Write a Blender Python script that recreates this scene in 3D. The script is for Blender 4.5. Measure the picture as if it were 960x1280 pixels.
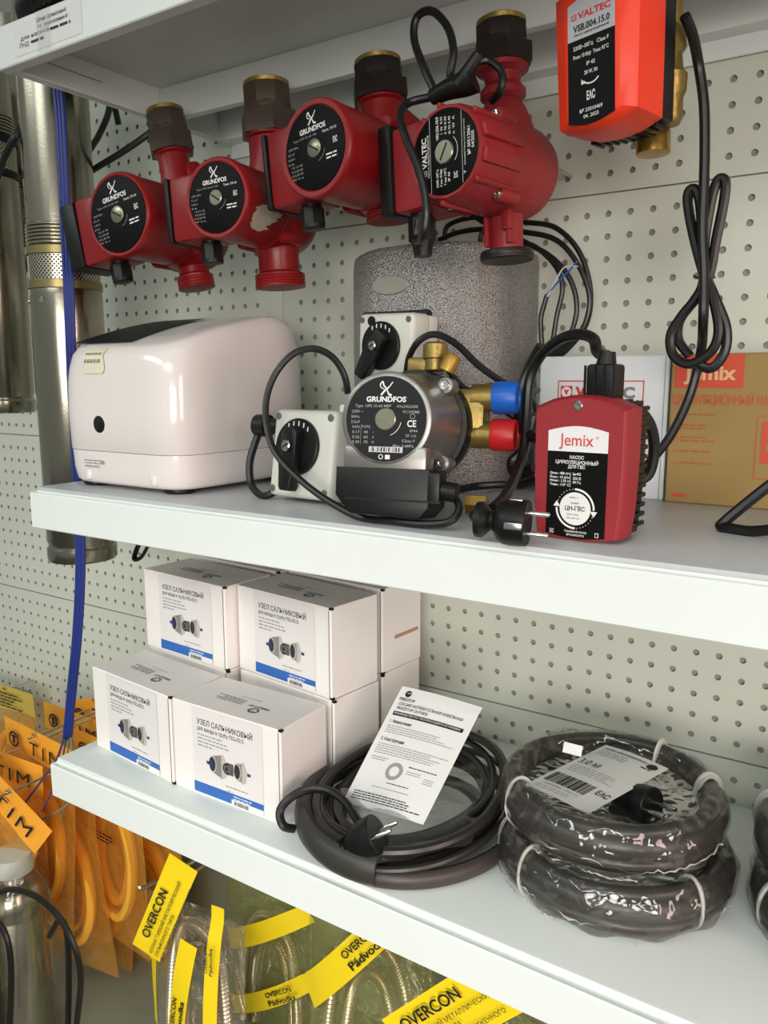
import bpy, bmesh, math, random
from mathutils import Matrix, Vector
random.seed(7)
for o in list(bpy.data.objects): bpy.data.objects.remove(o)
SC = bpy.context.scene
COL = SC.collection
R = math.radians
PI = math.pi

# ------------------------------------------------------------------ camera
CAM = Vector((0.5630, -0.9363, 0.4131))
YAW, PITCH, ROLL, FPX = 0.58393, 0.16636, -0.00166, 1002.67
cd = bpy.data.cameras.new('camera')
cam = bpy.data.objects.new('camera', cd)
COL.objects.link(cam)
cd.sensor_fit = 'VERTICAL'
cd.sensor_height = 36.0
cd.sensor_width = 27.0
cd.lens = FPX / 1280 * 36.0
cd.clip_start = 0.02
CROT = Matrix.Rotation(YAW, 4, 'Z') @ Matrix.Rotation(PI / 2 - PITCH, 4, 'X') @ Matrix.Rotation(ROLL, 4, 'Z')
cam.matrix_world = Matrix.Translation(CAM) @ CROT
SC.camera = cam

# ------------------------------------------------------------------ world, lamps, exposure
w = bpy.data.worlds.new('shop_light')
SC.world = w
w.use_nodes = True
w.node_tree.nodes['Background'].inputs[0].default_value = (0.93, 1.0, 0.96, 1)
w.node_tree.nodes['Background'].inputs[1].default_value = 0.26

def area(name, loc, target, sx, sy, power, col, spread=180):
    l = bpy.data.lights.new(name, 'AREA')
    l.shape = 'RECTANGLE'
    l.size, l.size_y = sx, sy
    l.energy = power
    l.spread = R(spread)
    l.color = col
    o = bpy.data.objects.new(name, l)
    COL.objects.link(o)
    o.location = loc
    d = Vector(target) - Vector(loc)
    o.rotation_euler = d.to_track_quat('-Z', 'Y').to_euler()
    return o
area('ceiling_tube_light', (0.45, -0.95, 1.95), (0.2, -0.45, 0.0), 1.8, 0.25, 2.2, (0.96, 1.0, 0.97))
area('aisle_tube_light', (0.5, -2.9, 1.70), (0.15, -0.3, -0.25), 2.6, 0.5, 4.2, (0.94, 1.0, 0.96), 52)
area('aisle_tube_light', (-1.6, -2.4, 1.80), (-0.4, -0.3, -0.2), 1.6, 0.3, 3.2, (0.92, 1.0, 0.96), 70)
area('shop_front_window', (1.6, -3.0, 0.30), (0.10, -0.2, -0.16), 1.8, 1.2, 9.0, (1.0, 0.94, 0.89), 52)
area('warm_side_window', (2.7, -1.3, 0.55), (0.0, -0.2, 0.05), 0.8, 1.2, 7.0, (1.0, 0.74, 0.66), 90)
SC.view_settings.view_transform = 'Standard'
SC.view_settings.look = 'None'
SC.view_settings.exposure = -0.10
SC.view_settings.gamma = 1.0
SC.view_settings.use_curve_mapping = False

# ------------------------------------------------------------------ helpers
def ray(px, py):
    return CROT.to_3x3() @ Vector(((px - 480) / FPX, (640 - py) / FPX, -1.0))
def at(px, py, Y):
    r = ray(px, py)
    return CAM + r * ((Y - CAM.y) / r.y)
def atz(px, py, Z):
    r = ray(px, py)
    return CAM + r * ((Z - CAM.z) / r.z)

def lin(c):
    c = c / 255.0
    return c / 12.92 if c <= 0.04045 else ((c + 0.055) / 1.055) ** 2.4
MATS = {}
def mat(name, rgb, rough=0.5, metal=0.0, bump=0.0, bscale=300.0, vary=0.0, vscale=20.0, alpha=1.0, coat=0.0, spec=0.5, trans=0.0, stretch=None):
    if name in MATS: return MATS[name]
    m = bpy.data.materials.new(name)
    m.use_nodes = True
    nt = m.node_tree
    b = nt.nodes['Principled BSDF']
    col = (lin(rgb[0]), lin(rgb[1]), lin(rgb[2]), 1)
    b.inputs['Base Color'].default_value = col
    b.inputs['Roughness'].default_value = rough
    b.inputs['Metallic'].default_value = metal
    b.inputs['Alpha'].default_value = alpha
    b.inputs['Coat Weight'].default_value = coat
    b.inputs['Specular IOR Level'].default_value = spec
    b.inputs['Transmission Weight'].default_value = trans
    if bump or vary:
        tc = nt.nodes.new('ShaderNodeTexCoord')
        src = tc.outputs['Object']
        if stretch:
            mp = nt.nodes.new('ShaderNodeMapping')
            mp.inputs['Scale'].default_value = stretch
            nt.links.new(src, mp.inputs['Vector'])
            src = mp.outputs['Vector']
    if bump:
        n = nt.nodes.new('ShaderNodeTexNoise')
        n.inputs['Scale'].default_value = bscale
        n.inputs['Detail'].default_value = 3
        bp = nt.nodes.new('ShaderNodeBump')
        bp.inputs['Strength'].default_value = bump
        bp.inputs['Distance'].default_value = 0.002
        nt.links.new(src, n.inputs['Vector'])
        nt.links.new(n.outputs['Fac'], bp.inputs['Height'])
        nt.links.new(bp.outputs['Normal'], b.inputs['Normal'])
    if vary:
        n = nt.nodes.new('ShaderNodeTexNoise')
        n.inputs['Scale'].default_value = vscale
        n.inputs['Detail'].default_value = 4
        mr = nt.nodes.new('ShaderNodeMapRange')
        mr.inputs['From Min'].default_value = 0.3
        mr.inputs['From Max'].default_value = 0.7
        mr.inputs['To Min'].default_value = 1 - vary
        mr.inputs['To Max'].default_value = 1 + vary * 0.4
        mx = nt.nodes.new('ShaderNodeVectorMath')
        mx.operation = 'SCALE'
        mx.inputs[0].default_value = col[:3]
        nt.links.new(src, n.inputs['Vector'])
        nt.links.new(n.outputs['Fac'], mr.inputs['Value'])
        nt.links.new(mr.outputs['Result'], mx.inputs['Scale'])
        nt.links.new(mx.outputs['Vector'], b.inputs['Base Color'])
    MATS[name] = m
    return m
def film(name, rgb, opacity=0.12, gloss=0.12, wr=0.06, bscale=45.0, bump=0.9, dist=0.006):
    """thin wrinkled plastic film: mostly see-through, with real gloss"""
    m = bpy.data.materials.new(name)
    m.use_nodes = True
    nt = m.node_tree
    nt.nodes.clear()
    out = nt.nodes.new('ShaderNodeOutputMaterial')
    tr = nt.nodes.new('ShaderNodeBsdfTransparent')
    df = nt.nodes.new('ShaderNodeBsdfTranslucent')
    d2 = nt.nodes.new('ShaderNodeBsdfDiffuse')
    ad = nt.nodes.new('ShaderNodeMixShader')
    gl = nt.nodes.new('ShaderNodeBsdfGlossy')
    m1 = nt.nodes.new('ShaderNodeMixShader')
    m2 = nt.nodes.new('ShaderNodeMixShader')
    c = (lin(rgb[0]), lin(rgb[1]), lin(rgb[2]), 1)
    k = 1.0 - 0.55 * opacity
    tr.inputs[0].default_value = (1 - (1 - c[0]) * min(1, opacity * 1.2), 1 - (1 - c[1]) * min(1, opacity * 1.2), 1 - (1 - c[2]) * min(1, opacity * 1.2), 1)
    df.inputs[0].default_value = c
    d2.inputs[0].default_value = c
    gl.inputs[0].default_value = (1, 1, 1, 1)
    gl.inputs['Roughness'].default_value = wr
    tc = nt.nodes.new('ShaderNodeTexCoord')
    n = nt.nodes.new('ShaderNodeTexNoise')
    n.inputs['Scale'].default_value = bscale
    n.inputs['Detail'].default_value = 1.5
    bp = nt.nodes.new('ShaderNodeBump')
    bp.inputs['Strength'].default_value = bump
    bp.inputs['Distance'].default_value = dist
    nt.links.new(tc.outputs['Object'], n.inputs['Vector'])
    nt.links.new(n.outputs['Fac'], bp.inputs['Height'])
    nt.links.new(bp.outputs['Normal'], gl.inputs['Normal'])
    lw = nt.nodes.new('ShaderNodeLayerWeight')
    lw.inputs['Blend'].default_value = 0.25
    nt.links.new(bp.outputs['Normal'], lw.inputs['Normal'])
    ma = nt.nodes.new('ShaderNodeMath')
    ma.operation = 'MULTIPLY_ADD'
    ma.inputs[1].default_value = 0.45
    ma.inputs[2].default_value = gloss
    nt.links.new(lw.outputs['Fresnel'], ma.inputs[0])
    m1.inputs[0].default_value = opacity
    nt.links.new(df.outputs[0], ad.inputs[1])
    nt.links.new(d2.outputs[0], ad.inputs[2])
    nt.links.new(tr.outputs[0], m1.inputs[1])
    nt.links.new(ad.outputs[0], m1.inputs[2])
    nt.links.new(ma.outputs[0], m2.inputs[0])
    nt.links.new(m1.outputs[0], m2.inputs[1])
    nt.links.new(gl.outputs[0], m2.inputs[2])
    nt.links.new(m2.outputs[0], out.inputs[0])
    MATS[name] = m
    return m

def T(x, y, z): return Matrix.Translation((x, y, z))
def cols(X, Y, Z, o=(0, 0, 0)):
    m = Matrix.Identity(4)
    for i, a in enumerate((X, Y, Z)):
        for j in range(3): m[j][i] = a[j]
    for j in range(3): m[j][3] = o[j]
    return m
FY = cols((1, 0, 0), (0, 0, 1), (0, -1, 0))     # local z points to the aisle (-Y), local y up
FX = cols((0, 1, 0), (0, 0, 1), (1, 0, 0))      # local z points to +X, local y up
FZ = Matrix.Identity(4)
def ry(a): return Matrix.Rotation(R(a), 4, 'Y')
def rz(a): return Matrix.Rotation(R(a), 4, 'Z')
def rx(a): return Matrix.Rotation(R(a), 4, 'X')
def frame(o, right, up):
    r_ = Vector(right).normalized()
    u = Vector(up)
    u = (u - r_ * u.dot(r_)).normalized()
    return cols(r_, u, r_.cross(u), o)

def catmull(pts, per=8, closed=False):
    P = [Vector(p) for p in pts]
    n = len(P)
    out = []
    rng = n if closed else n - 1
    for i in range(rng):
        if closed: a, b, c, d = P[(i - 1) % n], P[i], P[(i + 1) % n], P[(i + 2) % n]
        else: a, b, c, d = P[max(i - 1, 0)], P[i], P[i + 1], P[min(i + 2, n - 1)]
        for k in range(per):
            t = k / per
            out.append(0.5 * ((2 * b) + (c - a) * t + (2 * a - 5 * b + 4 * c - d) * t * t + (3 * b - a - 3 * c + d) * t ** 3))
    if not closed: out.append(P[-1])
    return out

TXT = {}
def text_geo(s, size, bold, spacing=1.0):
    key = (s, bold, spacing)
    if key not in TXT:
        cu = bpy.data.curves.new('txt', 'FONT')
        cu.body = s
        cu.size = 1.0
        cu.align_x = 'CENTER'
        cu.align_y = 'CENTER'
        cu.offset = bold
        cu.space_character = spacing
        cu.resolution_u = 3
        o = bpy.data.objects.new('txt', cu)
        COL.objects.link(o)
        dg = bpy.context.evaluated_depsgraph_get()
        dg.update()
        me = bpy.data.meshes.new_from_object(o.evaluated_get(dg))
        TXT[key] = ([tuple(v.co) for v in me.vertices], [tuple(p.vertices) for p in me.polygons])
        bpy.data.meshes.remove(me)
        bpy.data.objects.remove(o)
        bpy.data.curves.remove(cu)
    return TXT[key]

class G:
    """collects shapes and links them as ONE mesh object"""
    def __init__(s, M=None):
        s.v, s.f, s.mi, s.mats, s.M = [], [], [], [], M
    def add(s, vs, fs, m, X=None):
        if m not in s.mats: s.mats.append(m)
        k = s.mats.index(m)
        n = len(s.v)
        for p in vs:
            q = Vector(p)
            if X is not None: q = X @ q
            if s.M is not None: q = s.M @ q
            s.v.append(q)
        for f in fs:
            s.f.append(tuple(i + n for i in f))
            s.mi.append(k)
        return s
    def box(s, c, d, m, b=0.0, seg=2, X=None, warp=None):
        bm = bmesh.new()
        bmesh.ops.create_cube(bm, size=1.0)
        for v in bm.verts: v.co = Vector((v.co.x * d[0], v.co.y * d[1], v.co.z * d[2]))
        if b > 0:
            bmesh.ops.bevel(bm, geom=bm.edges[:], offset=b, segments=seg, profile=0.5, affect='EDGES')
        bm.verts.index_update()
        vs = [v.co + Vector(c) for v in bm.verts]
        if warp: vs = [warp(p) for p in vs]
        fs = [[v.index for v in f.verts] for f in bm.faces]
        bm.free()
        return s.add(vs, fs, m, X)
    def lathe(s, prof, m, X=None, n=32, a0=0.0, a1=2 * PI, sq=None):
        full = abs(a1 - a0 - 2 * PI) < 1e-6
        vs, fs = [], []
        N = n if full else n + 1
        for r, z in prof:
            for i in range(N):
                a = a0 + (a1 - a0) * i / n
                k = 1.0
                if sq: k = (abs(math.cos(a)) ** sq + abs(math.sin(a)) ** sq) ** (-1 / sq)
                vs.append((r * k * math.cos(a), r * k * math.sin(a), z))
        for j in range(len(prof) - 1):
            for i in range(n):
                a, b = j * N + i, j * N + (i + 1) % N
                fs.append((a, b, b + N, a + N))
        if full:
            if prof[0][0] > 1e-6: fs.append(tuple(range(N))[::-1])
            if prof[-1][0] > 1e-6: fs.append(tuple((len(prof) - 1) * N + i for i in range(N)))
        return s.add(vs, fs, m, X)
    def cyl(s, p0, p1, r0, m, r1=None, n=20):
        p0, p1 = Vector(p0), Vector(p1)
        d = p1 - p0
        X = T(*p0) @ d.to_track_quat('Z', 'Y').to_matrix().to_4x4()
        return s.lathe([(r0, 0), (r0 if r1 is None else r1, d.length)], m, X, n)
    def tube(s, pts, r, m, n=8, per=7, closed=False, flat=1.0, rf=None, X=None, rib=None):
        P = catmull(pts, per, closed) if per > 1 else [Vector(p) for p in pts]
        L = len(P)
        vs, fs = [], []
        up = None
        for i, p in enumerate(P):
            if closed: t = P[(i + 1) % L] - P[i - 1]
            else: t = P[min(i + 1, L - 1)] - P[max(i - 1, 0)]
            t = t.normalized() if t.length > 1e-9 else Vector((0, 0, 1))
            if up is None:
                up = Vector((0, 0, 1)) if abs(t.z) < 0.9 else Vector((1, 0, 0))
            up = (up - t * up.dot(t)).normalized()
            sd = t.cross(up)
            rr = r
            if rf: rr = r * rf(i / (L - 1))
            if rib and i % 2: rr *= rib
            for k in range(n):
                a = 2 * PI * k / n
                vs.append(p + up * (rr * math.sin(a) * flat) + sd * (rr * math.cos(a)))
        rng = L if closed else L - 1
        for i in range(rng):
            for k in range(n):
                a, b = i * n + k, i * n + (k + 1) % n
                c, d = ((i + 1) % L) * n + (k + 1) % n, ((i + 1) % L) * n + k
                fs.append((a, b, c, d))
        if not closed:
            fs.append(tuple(range(n))[::-1])
            fs.append(tuple((L - 1) * n + k for k in range(n)))
        return s.add(vs, fs, m, X)
    def prism(s, poly, z0, z1, m, X=None, b=0.0):
        n = len(poly)
        bm = bmesh.new()
        lo = [bm.verts.new((p[0], p[1], z0)) for p in poly]
        hi = [bm.verts.new((p[0], p[1], z1)) for p in poly]
        bm.faces.new(lo[::-1])
        top = bm.faces.new(hi)
        for i in range(n): bm.faces.new((lo[i], lo[(i + 1) % n], hi[(i + 1) % n], hi[i]))
        if b > 0:
            bmesh.ops.bevel(bm, geom=list(top.edges), offset=b, segments=2, profile=0.5, affect='EDGES')
        bm.verts.index_update()
        vs = [v.co.copy() for v in bm.verts]
        fs = [[v.index for v in f.verts] for f in bm.faces]
        bm.free()
        return s.add(vs, fs, m, X)
    def rect(s, x0, x1, y0, y1, m, X=None, z=0.0):
        return s.add([(x0, y0, z), (x1, y0, z), (x1, y1, z), (x0, y1, z)], [(0, 1, 2, 3)], m, X)
    def disc(s, x, y, r, m, X=None, z=0.0, n=28, r2=0.0, a0=0.0, a1=2 * PI, sy=1.0):
        vs, fs = [], []
        for i in range(n + 1):
            a = a0 + (a1 - a0) * i / n
            vs += [(x + r * math.cos(a), y + sy * r * math.sin(a), z), (x + r2 * math.cos(a), y + sy * r2 * math.sin(a), z)]
        for i in range(n): fs.append((2 * i, 2 * i + 2, 2 * i + 3, 2 * i + 1))
        return s.add(vs, fs, m, X)
    def text(s, t, x, y, h, m, X=None, z=0.0003, bold=0.0, wd=None, al='C', rot=0.0, sp=1.0):
        """h = cap height; wd = overall width the words are fitted to"""
        vs, fs = text_geo(t, 1.0, bold, sp)
        if not vs: return s
        x0, x1 = min(v[0] for v in vs), max(v[0] for v in vs)
        k = h / 0.72
        kx = k if wd is None else wd / (x1 - x0)
        y0, y1 = -0.36, 0.36
        ym = sum((min(v[1] for v in vs), max(v[1] for v in vs))) / 2
        off = {'C': (x0 + x1) / 2, 'L': x0, 'R': x1}[al]
        ca, sa = math.cos(R(rot)), math.sin(R(rot))
        q = []
        for v in vs:
            a, b = (v[0] - off) * kx, (v[1] - ym) * k
            q.append((x + a * ca - b * sa, y + a * sa + b * ca, z))
        return s.add(q, fs, m, X)
    def lines(s, x, y, w, rows, dy, h, m, X=None, z=0.0003, rot=0.0, seed=1):
        """rows of print too small to read: word-long strokes"""
        rn = random.Random(seed)
        ca, sa = math.cos(R(rot)), math.sin(R(rot))
        for r_ in range(rows):
            cx = 0.0
            end = w * rn.uniform(0.7, 1.0)
            while cx < end:
                l = min(rn.uniform(2.0, 6.0) * h, end - cx)
                q = [(cx, -r_ * dy), (cx + l, -r_ * dy), (cx + l, -r_ * dy + h), (cx, -r_ * dy + h)]
                s.add([(x + a * ca - b * sa, y + a * sa + b * ca, z) for a, b in q], [(0, 1, 2, 3)], m, X)
                cx += l + h * 0.9
        return s
    def barcode(s, x0, x1, y0, y1, m, X=None, z=0.0004, seed=3):
        rn = random.Random(seed)
        x = x0
        u = (x1 - x0) / 60
        while x < x1:
            wv = rn.choice((1, 1, 2, 3)) * u
            s.rect(x, min(x + wv, x1), y0, y1, m, X, z)
            x += wv + rn.choice((1, 1, 2)) * u
        return s
    def obj(s, name, parent=None, ang=35, smooth=True):
        me = bpy.data.meshes.new(name)
        me.from_pydata([tuple(v) for v in s.v], [], s.f)
        for m in s.mats: me.materials.append(m)
        me.polygons.foreach_set('material_index', s.mi)
        me.update()
        if smooth:
            me.polygons.foreach_set('use_smooth', [True] * len(me.polygons))
            me.set_sharp_from_angle(angle=R(ang))
        o = bpy.data.objects.new(name, me)
        COL.objects.link(o)
        if parent: o.parent = parent
        return o

def tag(o, label, cat, group=None):
    o['label'] = label
    o['category'] = cat
    if group: o['group'] = group
    return o
def thing(name, label, cat, M=None, group=None):
    o = bpy.data.objects.new(name, None)
    o.empty_display_size = 0.02
    COL.objects.link(o)
    if M is not None: o.matrix_world = M
    return tag(o, label, cat, group)
def struct(o):
    o['kind'] = 'structure'
    return o
def dup(o, M, label, parent=None):
    c = o.copy()
    COL.objects.link(c)
    if parent is None:
        c.matrix_world = M
        if label: c['label'] = label
    else:
        c.parent = parent
    for ch in o.children: dup(ch, None, None, c)
    return c

# ------------------------------------------------------------------ materials
WHITE = mat('white_powder_coat', (226, 232, 228), 0.38, bump=0.05, bscale=500, vary=0.03, vscale=6)
PEG = mat('pegboard_enamel', (206, 210, 196), 0.45, bump=0.04, bscale=400, vary=0.03, vscale=5)
GREYBASE = mat('base_grey_green', (138, 146, 130), 0.5, vary=0.06, vscale=6)  # darker grey-green for the base deck and the solid lower back panel
DARKGAP = mat('shadow_board', (150, 155, 146), 0.8)
RED = mat('red_cast_enamel', (134, 18, 22), 0.36, bump=0.10, bscale=350, vary=0.10, vscale=25)
REDMATT = mat('matt_red_cast_enamel', (146, 32, 37), 0.5, bump=0.15, bscale=400, vary=0.08, vscale=25)
BLACK = mat('black_plastic', (15, 16, 15), 0.42, bump=0.06, bscale=400, spec=0.35)
RUBBER = mat('black_cable_sheath', (17, 18, 17), 0.38, bump=0.05, bscale=200)
IRON = mat('black_malleable_iron', (46, 40, 36), 0.42, metal=0.4, bump=0.15, bscale=250, vary=0.2, vscale=30)
IRON2 = mat('brown_malleable_iron', (84, 74, 64), 0.42, metal=0.4, bump=0.15, bscale=250, vary=0.2, vscale=30)
BRASS = mat('brass', (176, 140, 70), 0.3, metal=0.9, bump=0.08, bscale=150, vary=0.2, vscale=40)
OLDBR = mat('rough_cast_brass', (150, 128, 70), 0.38, metal=0.7, bump=0.25, bscale=160, vary=0.2, vscale=40)
CHROME = mat('bright_steel', (205, 203, 198), 0.22, metal=1.0)
STEEL = mat('brushed_stainless_steel', (172, 166, 150), 0.2, metal=1.0, bump=0.03, bscale=300, vary=0.06, vscale=8)
LABK = mat('black_label', (12, 12, 12), 0.5, spec=0.14)
PRINTW = mat('white_print', (225, 225, 222), 0.5)
PRINTG = mat('grey_print', (150, 152, 150), 0.5)
PRINTK = mat('black_print', (26, 26, 28), 0.5)
PLUGM = mat('speed_plug_metal', (150, 148, 128), 0.3, metal=0.8)
ORANGE = mat('orange_red_plastic', (246, 62, 28), 0.42, bump=0.03, bscale=500)
JRED = mat('crimson_plastic', (146, 38, 45), 0.5, bump=0.12, bscale=700)
LGREY = mat('light_grey_plastic', (206, 206, 196), 0.42, bump=0.04, bscale=500)
CARD = mat('white_carton', (233, 228, 223), 0.55, bump=0.05, bscale=120, vary=0.02, vscale=12)
PAPER = mat('white_paper', (226, 226, 224), 0.6)
BLUEP = mat('blue_print', (45, 100, 178), 0.5)
REDP = mat('red_print', (206, 44, 52), 0.5)
CLEARTAPE = film('clear_tape', (255, 255, 255), 0.10, 0.12, 0.1, 20, 0.1)

# ------------------------------------------------------------------ the setting
PZ = 0.025
def pegboard(name, x0, x1, ztop, zbot, xoff, zfirst, nrows):
    """perforated steel panel: every hole is a real hole with a rim"""
    g = G()
    r, n = 0.0038, 10
    k0 = math.ceil((x0 - xoff) / PZ + 0.5)
    k1 = math.floor((x1 - xoff) / PZ - 0.5)
    xs0, xs1 = xoff + (k0 - 0.5) * PZ, xoff + (k1 + 0.5) * PZ
    zt, zb = zfirst + PZ / 2, zfirst - (nrows - 0.5) * PZ
    gap = 0.0009
    g.add([(x0, 0, ztop - gap), (x1, 0, ztop - gap), (x1, 0, zt), (x0, 0, zt)], [(3, 2, 1, 0)], PEG)
    g.add([(x0, 0, zb), (x1, 0, zb), (x1, 0, zbot + gap), (x0, 0, zbot + gap)], [(3, 2, 1, 0)], PEG)
    g.add([(x0, 0, zt), (xs0, 0, zt), (xs0, 0, zb), (x0, 0, zb)], [(3, 2, 1, 0)][::1], PEG)
    g.add([(xs1, 0, zt), (x1, 0, zt), (x1, 0, zb), (xs1, 0, zb)], [(3, 2, 1, 0)], PEG)
    h = PZ / 2
    ring = [(r * math.cos(2 * PI * i / n), r * math.sin(2 * PI * i / n)) for i in range(n)]
    outer = []
    for a, b in ring:
        k = h / max(abs(a), abs(b))
        outer.append((a * k, b * k))
    extra = [(h, h), (-h, h), (-h, -h), (h, -h)]
    vs, fs = [], []
    for k in range(k0, k1 + 1):
        for j in range(nrows):
            cx, cz = xoff + k * PZ, zfirst - j * PZ
            B = len(vs)
            vs += [(cx + a, 0, cz + b) for a, b in outer]
            vs += [(cx + a, 0, cz + b) for a, b in ring]
            vs += [(cx + a, 0.0022, cz + b) for a, b in ring]
            vs += [(cx + a, 0, cz + b) for a, b in extra]
            for i in range(n):
                i2 = (i + 1) % n
                # corner of the square between these two rim points, if any
                (a, b), (c, d) = outer[i], outer[i2]
                e = None
                if abs(abs(a) - h) < 1e-9 and abs(abs(b) - h) > 1e-9 and abs(abs(d) - h) < 1e-9 and abs(abs(c) - h) > 1e-9 or abs(abs(b) - h) < 1e-9 and abs(abs(a) - h) > 1e-9 and abs(abs(c) - h) < 1e-9 and abs(abs(d) - h) > 1e-9:
                    sx, sz = (1 if a + c > 0 else -1), (1 if b + d > 0 else -1)
                    e = {(1, 1): 0, (-1, 1): 1, (-1, -1): 2, (1, -1): 3}[(sx, sz)]
                if e is None: fs.append((B + i, B + i2, B + n + i2, B + n + i))
                else: fs.append((B + i, B + 3 * n + e, B + i2, B + n + i2, B + n + i))
                fs.append((B + n + i, B + n + i2, B + 2 * n + i2, B + 2 * n + i))
    g.add(vs, fs, PEG)
    return struct(g.obj(name, smooth=False))
LOFF = 0.625 * PZ
rows = [(0.9385, 0.6183, 0.6395 + 11 * PZ, 12), (0.6183, 0.3015, 0.5957, 12), (0.3015, -0.0197, 0.275, 12),
        (-0.0197, -0.3400, -0.04375, 12)]
for zt, zb, zf, n in rows:
    pegboard('wall_back', -0.2335, 0.86, zt, zb, 0.0, zf, n)
    pegboard('wall_back', -1.85, -0.2665, zt, zb, LOFF, zf, n)
g = G()
g.box((-0.5, 0.004, -0.72), (2.72, 0.008, 0.758), GREYBASE)
struct(g.obj('wall_back'))
g = G()
g.box((-0.5, 0.0088, 0.0), (2.9, 0.010, 2.2), DARKGAP)
struct(g.obj('trim_backing_board'))
for x in (-0.25, 0.875):
    g = G()
    g.box((x, 0.0010, 0.30), (0.032, 0.0045, 1.28), PEG, 0.001)
    for k in range(24):
        z = 0.93 - k * 0.05
        g.box((x, -0.0008, z), (0.0045, 0.0008, 0.026), DARKGAP)
    struct(g.obj('trim_upright'))
g = G()
FLOORM = mat('shop_floor', (150, 146, 138), 0.5, vary=0.08, vscale=4)
g.box((0, -1.4, -1.12), (6, 3.4, 0.04), FLOORM)
struct(g.obj('floor'))

# ------------------------------------------------------------------ shelves
def shelf(label, ztop, x0=-0.325, x1=0.86, deck=None):
    t = thing('metal_shelf', label, 'shelf', T(x0, 0, ztop))
    W = x1 - x0
    g = G()
    g.box((W / 2, -0.1825, 0.0025), (W - 0.0015, 0.357, 0.006), deck or WHITE, 0.0022, 2)
    g.obj('deck', t)
    g = G()
    # folded front: lip, groove, face, return
    prof = [(-0.3605, 0.0010), (-0.3622, -0.0035), (-0.3655, -0.0035), (-0.3672, -0.0012), (-0.3690, -0.0008), (-0.3702, -0.0025), (-0.3702, -0.0430), (-0.3690, -0.0442), (-0.3560, -0.0442), (-0.3560, -0.0428), (-0.3685, -0.0425), (-0.3685, -0.0050), (-0.3605, -0.0050)]
    vs = [(0, a, b) for a, b in prof] + [(W, a, b) for a, b in prof]
    n = len(prof)
    fs = [(i, (i + 1) % n, n + (i + 1) % n, n + i) for i in range(n)]
    fs += [tuple(range(n))[::-1], tuple(range(n, 2 * n))]
    g.add(vs, fs, WHITE)
    g.obj('front_lip', t)
    for sx, xx in ((1, 0.0), (-1, W)):
        g = G()
        g.box((xx + sx * 0.0012, -0.186, -0.0215), (0.0022, 0.366, 0.043), WHITE)
        g.box((xx + sx * 0.007, -0.186, -0.0420), (0.012, 0.364, 0.0016), WHITE)
        # pressed slot mark and rivet hole of the skirt
        g.box((xx + sx * 0.0027, -0.27, -0.018), (0.0008, 0.075, 0.0012), DARKGAP)
        g.lathe([(0.0028, 0), (0.0028, 0.0006)], BLACK, T(xx + sx * 0.0024, -0.335, -0.012) @ FX, 12)
        g.obj('side_skirt', t)
    g = G()
    g.box((W / 2, -0.140, -0.0215), (W - 0.006, 0.0022, 0.042), WHITE, 0.0008, 1)
    g.box((W / 2, -0.1345, -0.0415), (W - 0.006, 0.011, 0.0016), WHITE)
    g.obj('stiffener_bar', t)
    g = G()
    g.box((W / 2, -0.0165, -0.021), (W - 0.006, 0.029, 0.0415), WHITE, 0.0008, 1)
    g.box((W / 2, -0.0045, -0.051), (W - 0.006, 0.003, 0.020), WHITE, 0.0005, 1)
    g.obj('rear_skirt', t)
    return t
ZU, ZM, ZB = 0.7945, 0.2772, -0.0755
tu = shelf('white metal shelf overhead with a price ticket on its front edge', ZU)
shelf('white metal shelf in the middle carrying the white machine and the pumps', ZM, deck=mat('mid_deck_grey', (190, 193, 194), 0.36, bump=0.05, bscale=500, vary=0.06, vscale=9))  # only this deck is coloured greyer than its white lip
shelf('lowest white metal shelf carrying small cartons and black cable coils', ZB)
SM, SB = ZM + 0.0056, ZB + 0.0056       # deck surfaces

# printed ticket under clear tape on the overhead shelf
g = G(T(-0.2285, -0.3706, 0.0) @ FY)
g.rect(-0.062, 0.054, ZU - 0.038, ZU - 0.006, PAPER)
for i, (t_, a, b) in enumerate((('Шланг дренажный', -0.020, 0.030), ('гофрированный', -0.018, 0.032), ('для насоса', -0.050, 0.0), ('ПНД', -0.052, -0.036))):
    g.text(t_, (a + b) / 2, ZU - 0.0105 - i * 0.0062, 0.0042, PRINTK, wd=b - a)
g.lines(0.002, ZU - 0.0245, 0.046, 1, 0.006, 0.0026, PRINTK)
g.lines(-0.032, ZU - 0.0300, 0.030, 1, 0.006, 0.0026, PRINTK)
to = g.obj('price_ticket')
tag(to, 'printed paper price ticket stuck on the front edge of the overhead shelf', 'price ticket')
g = G(T(-0.2285, -0.3712, 0.0) @ FY)
g.rect(-0.020, 0.004, ZU - 0.042, ZU - 0.002, CLEARTAPE, None, 0.0004)
g.obj('tape_strip', to)

# ------------------------------------------------------------------ circulation pumps on peg hooks under the overhead shelf
def hexagon(r, n=6, a0=0.0): return [(r * math.cos(a0 + 2 * PI * i / n), r * math.sin(a0 + 2 * PI * i / n)) for i in range(n)]

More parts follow.
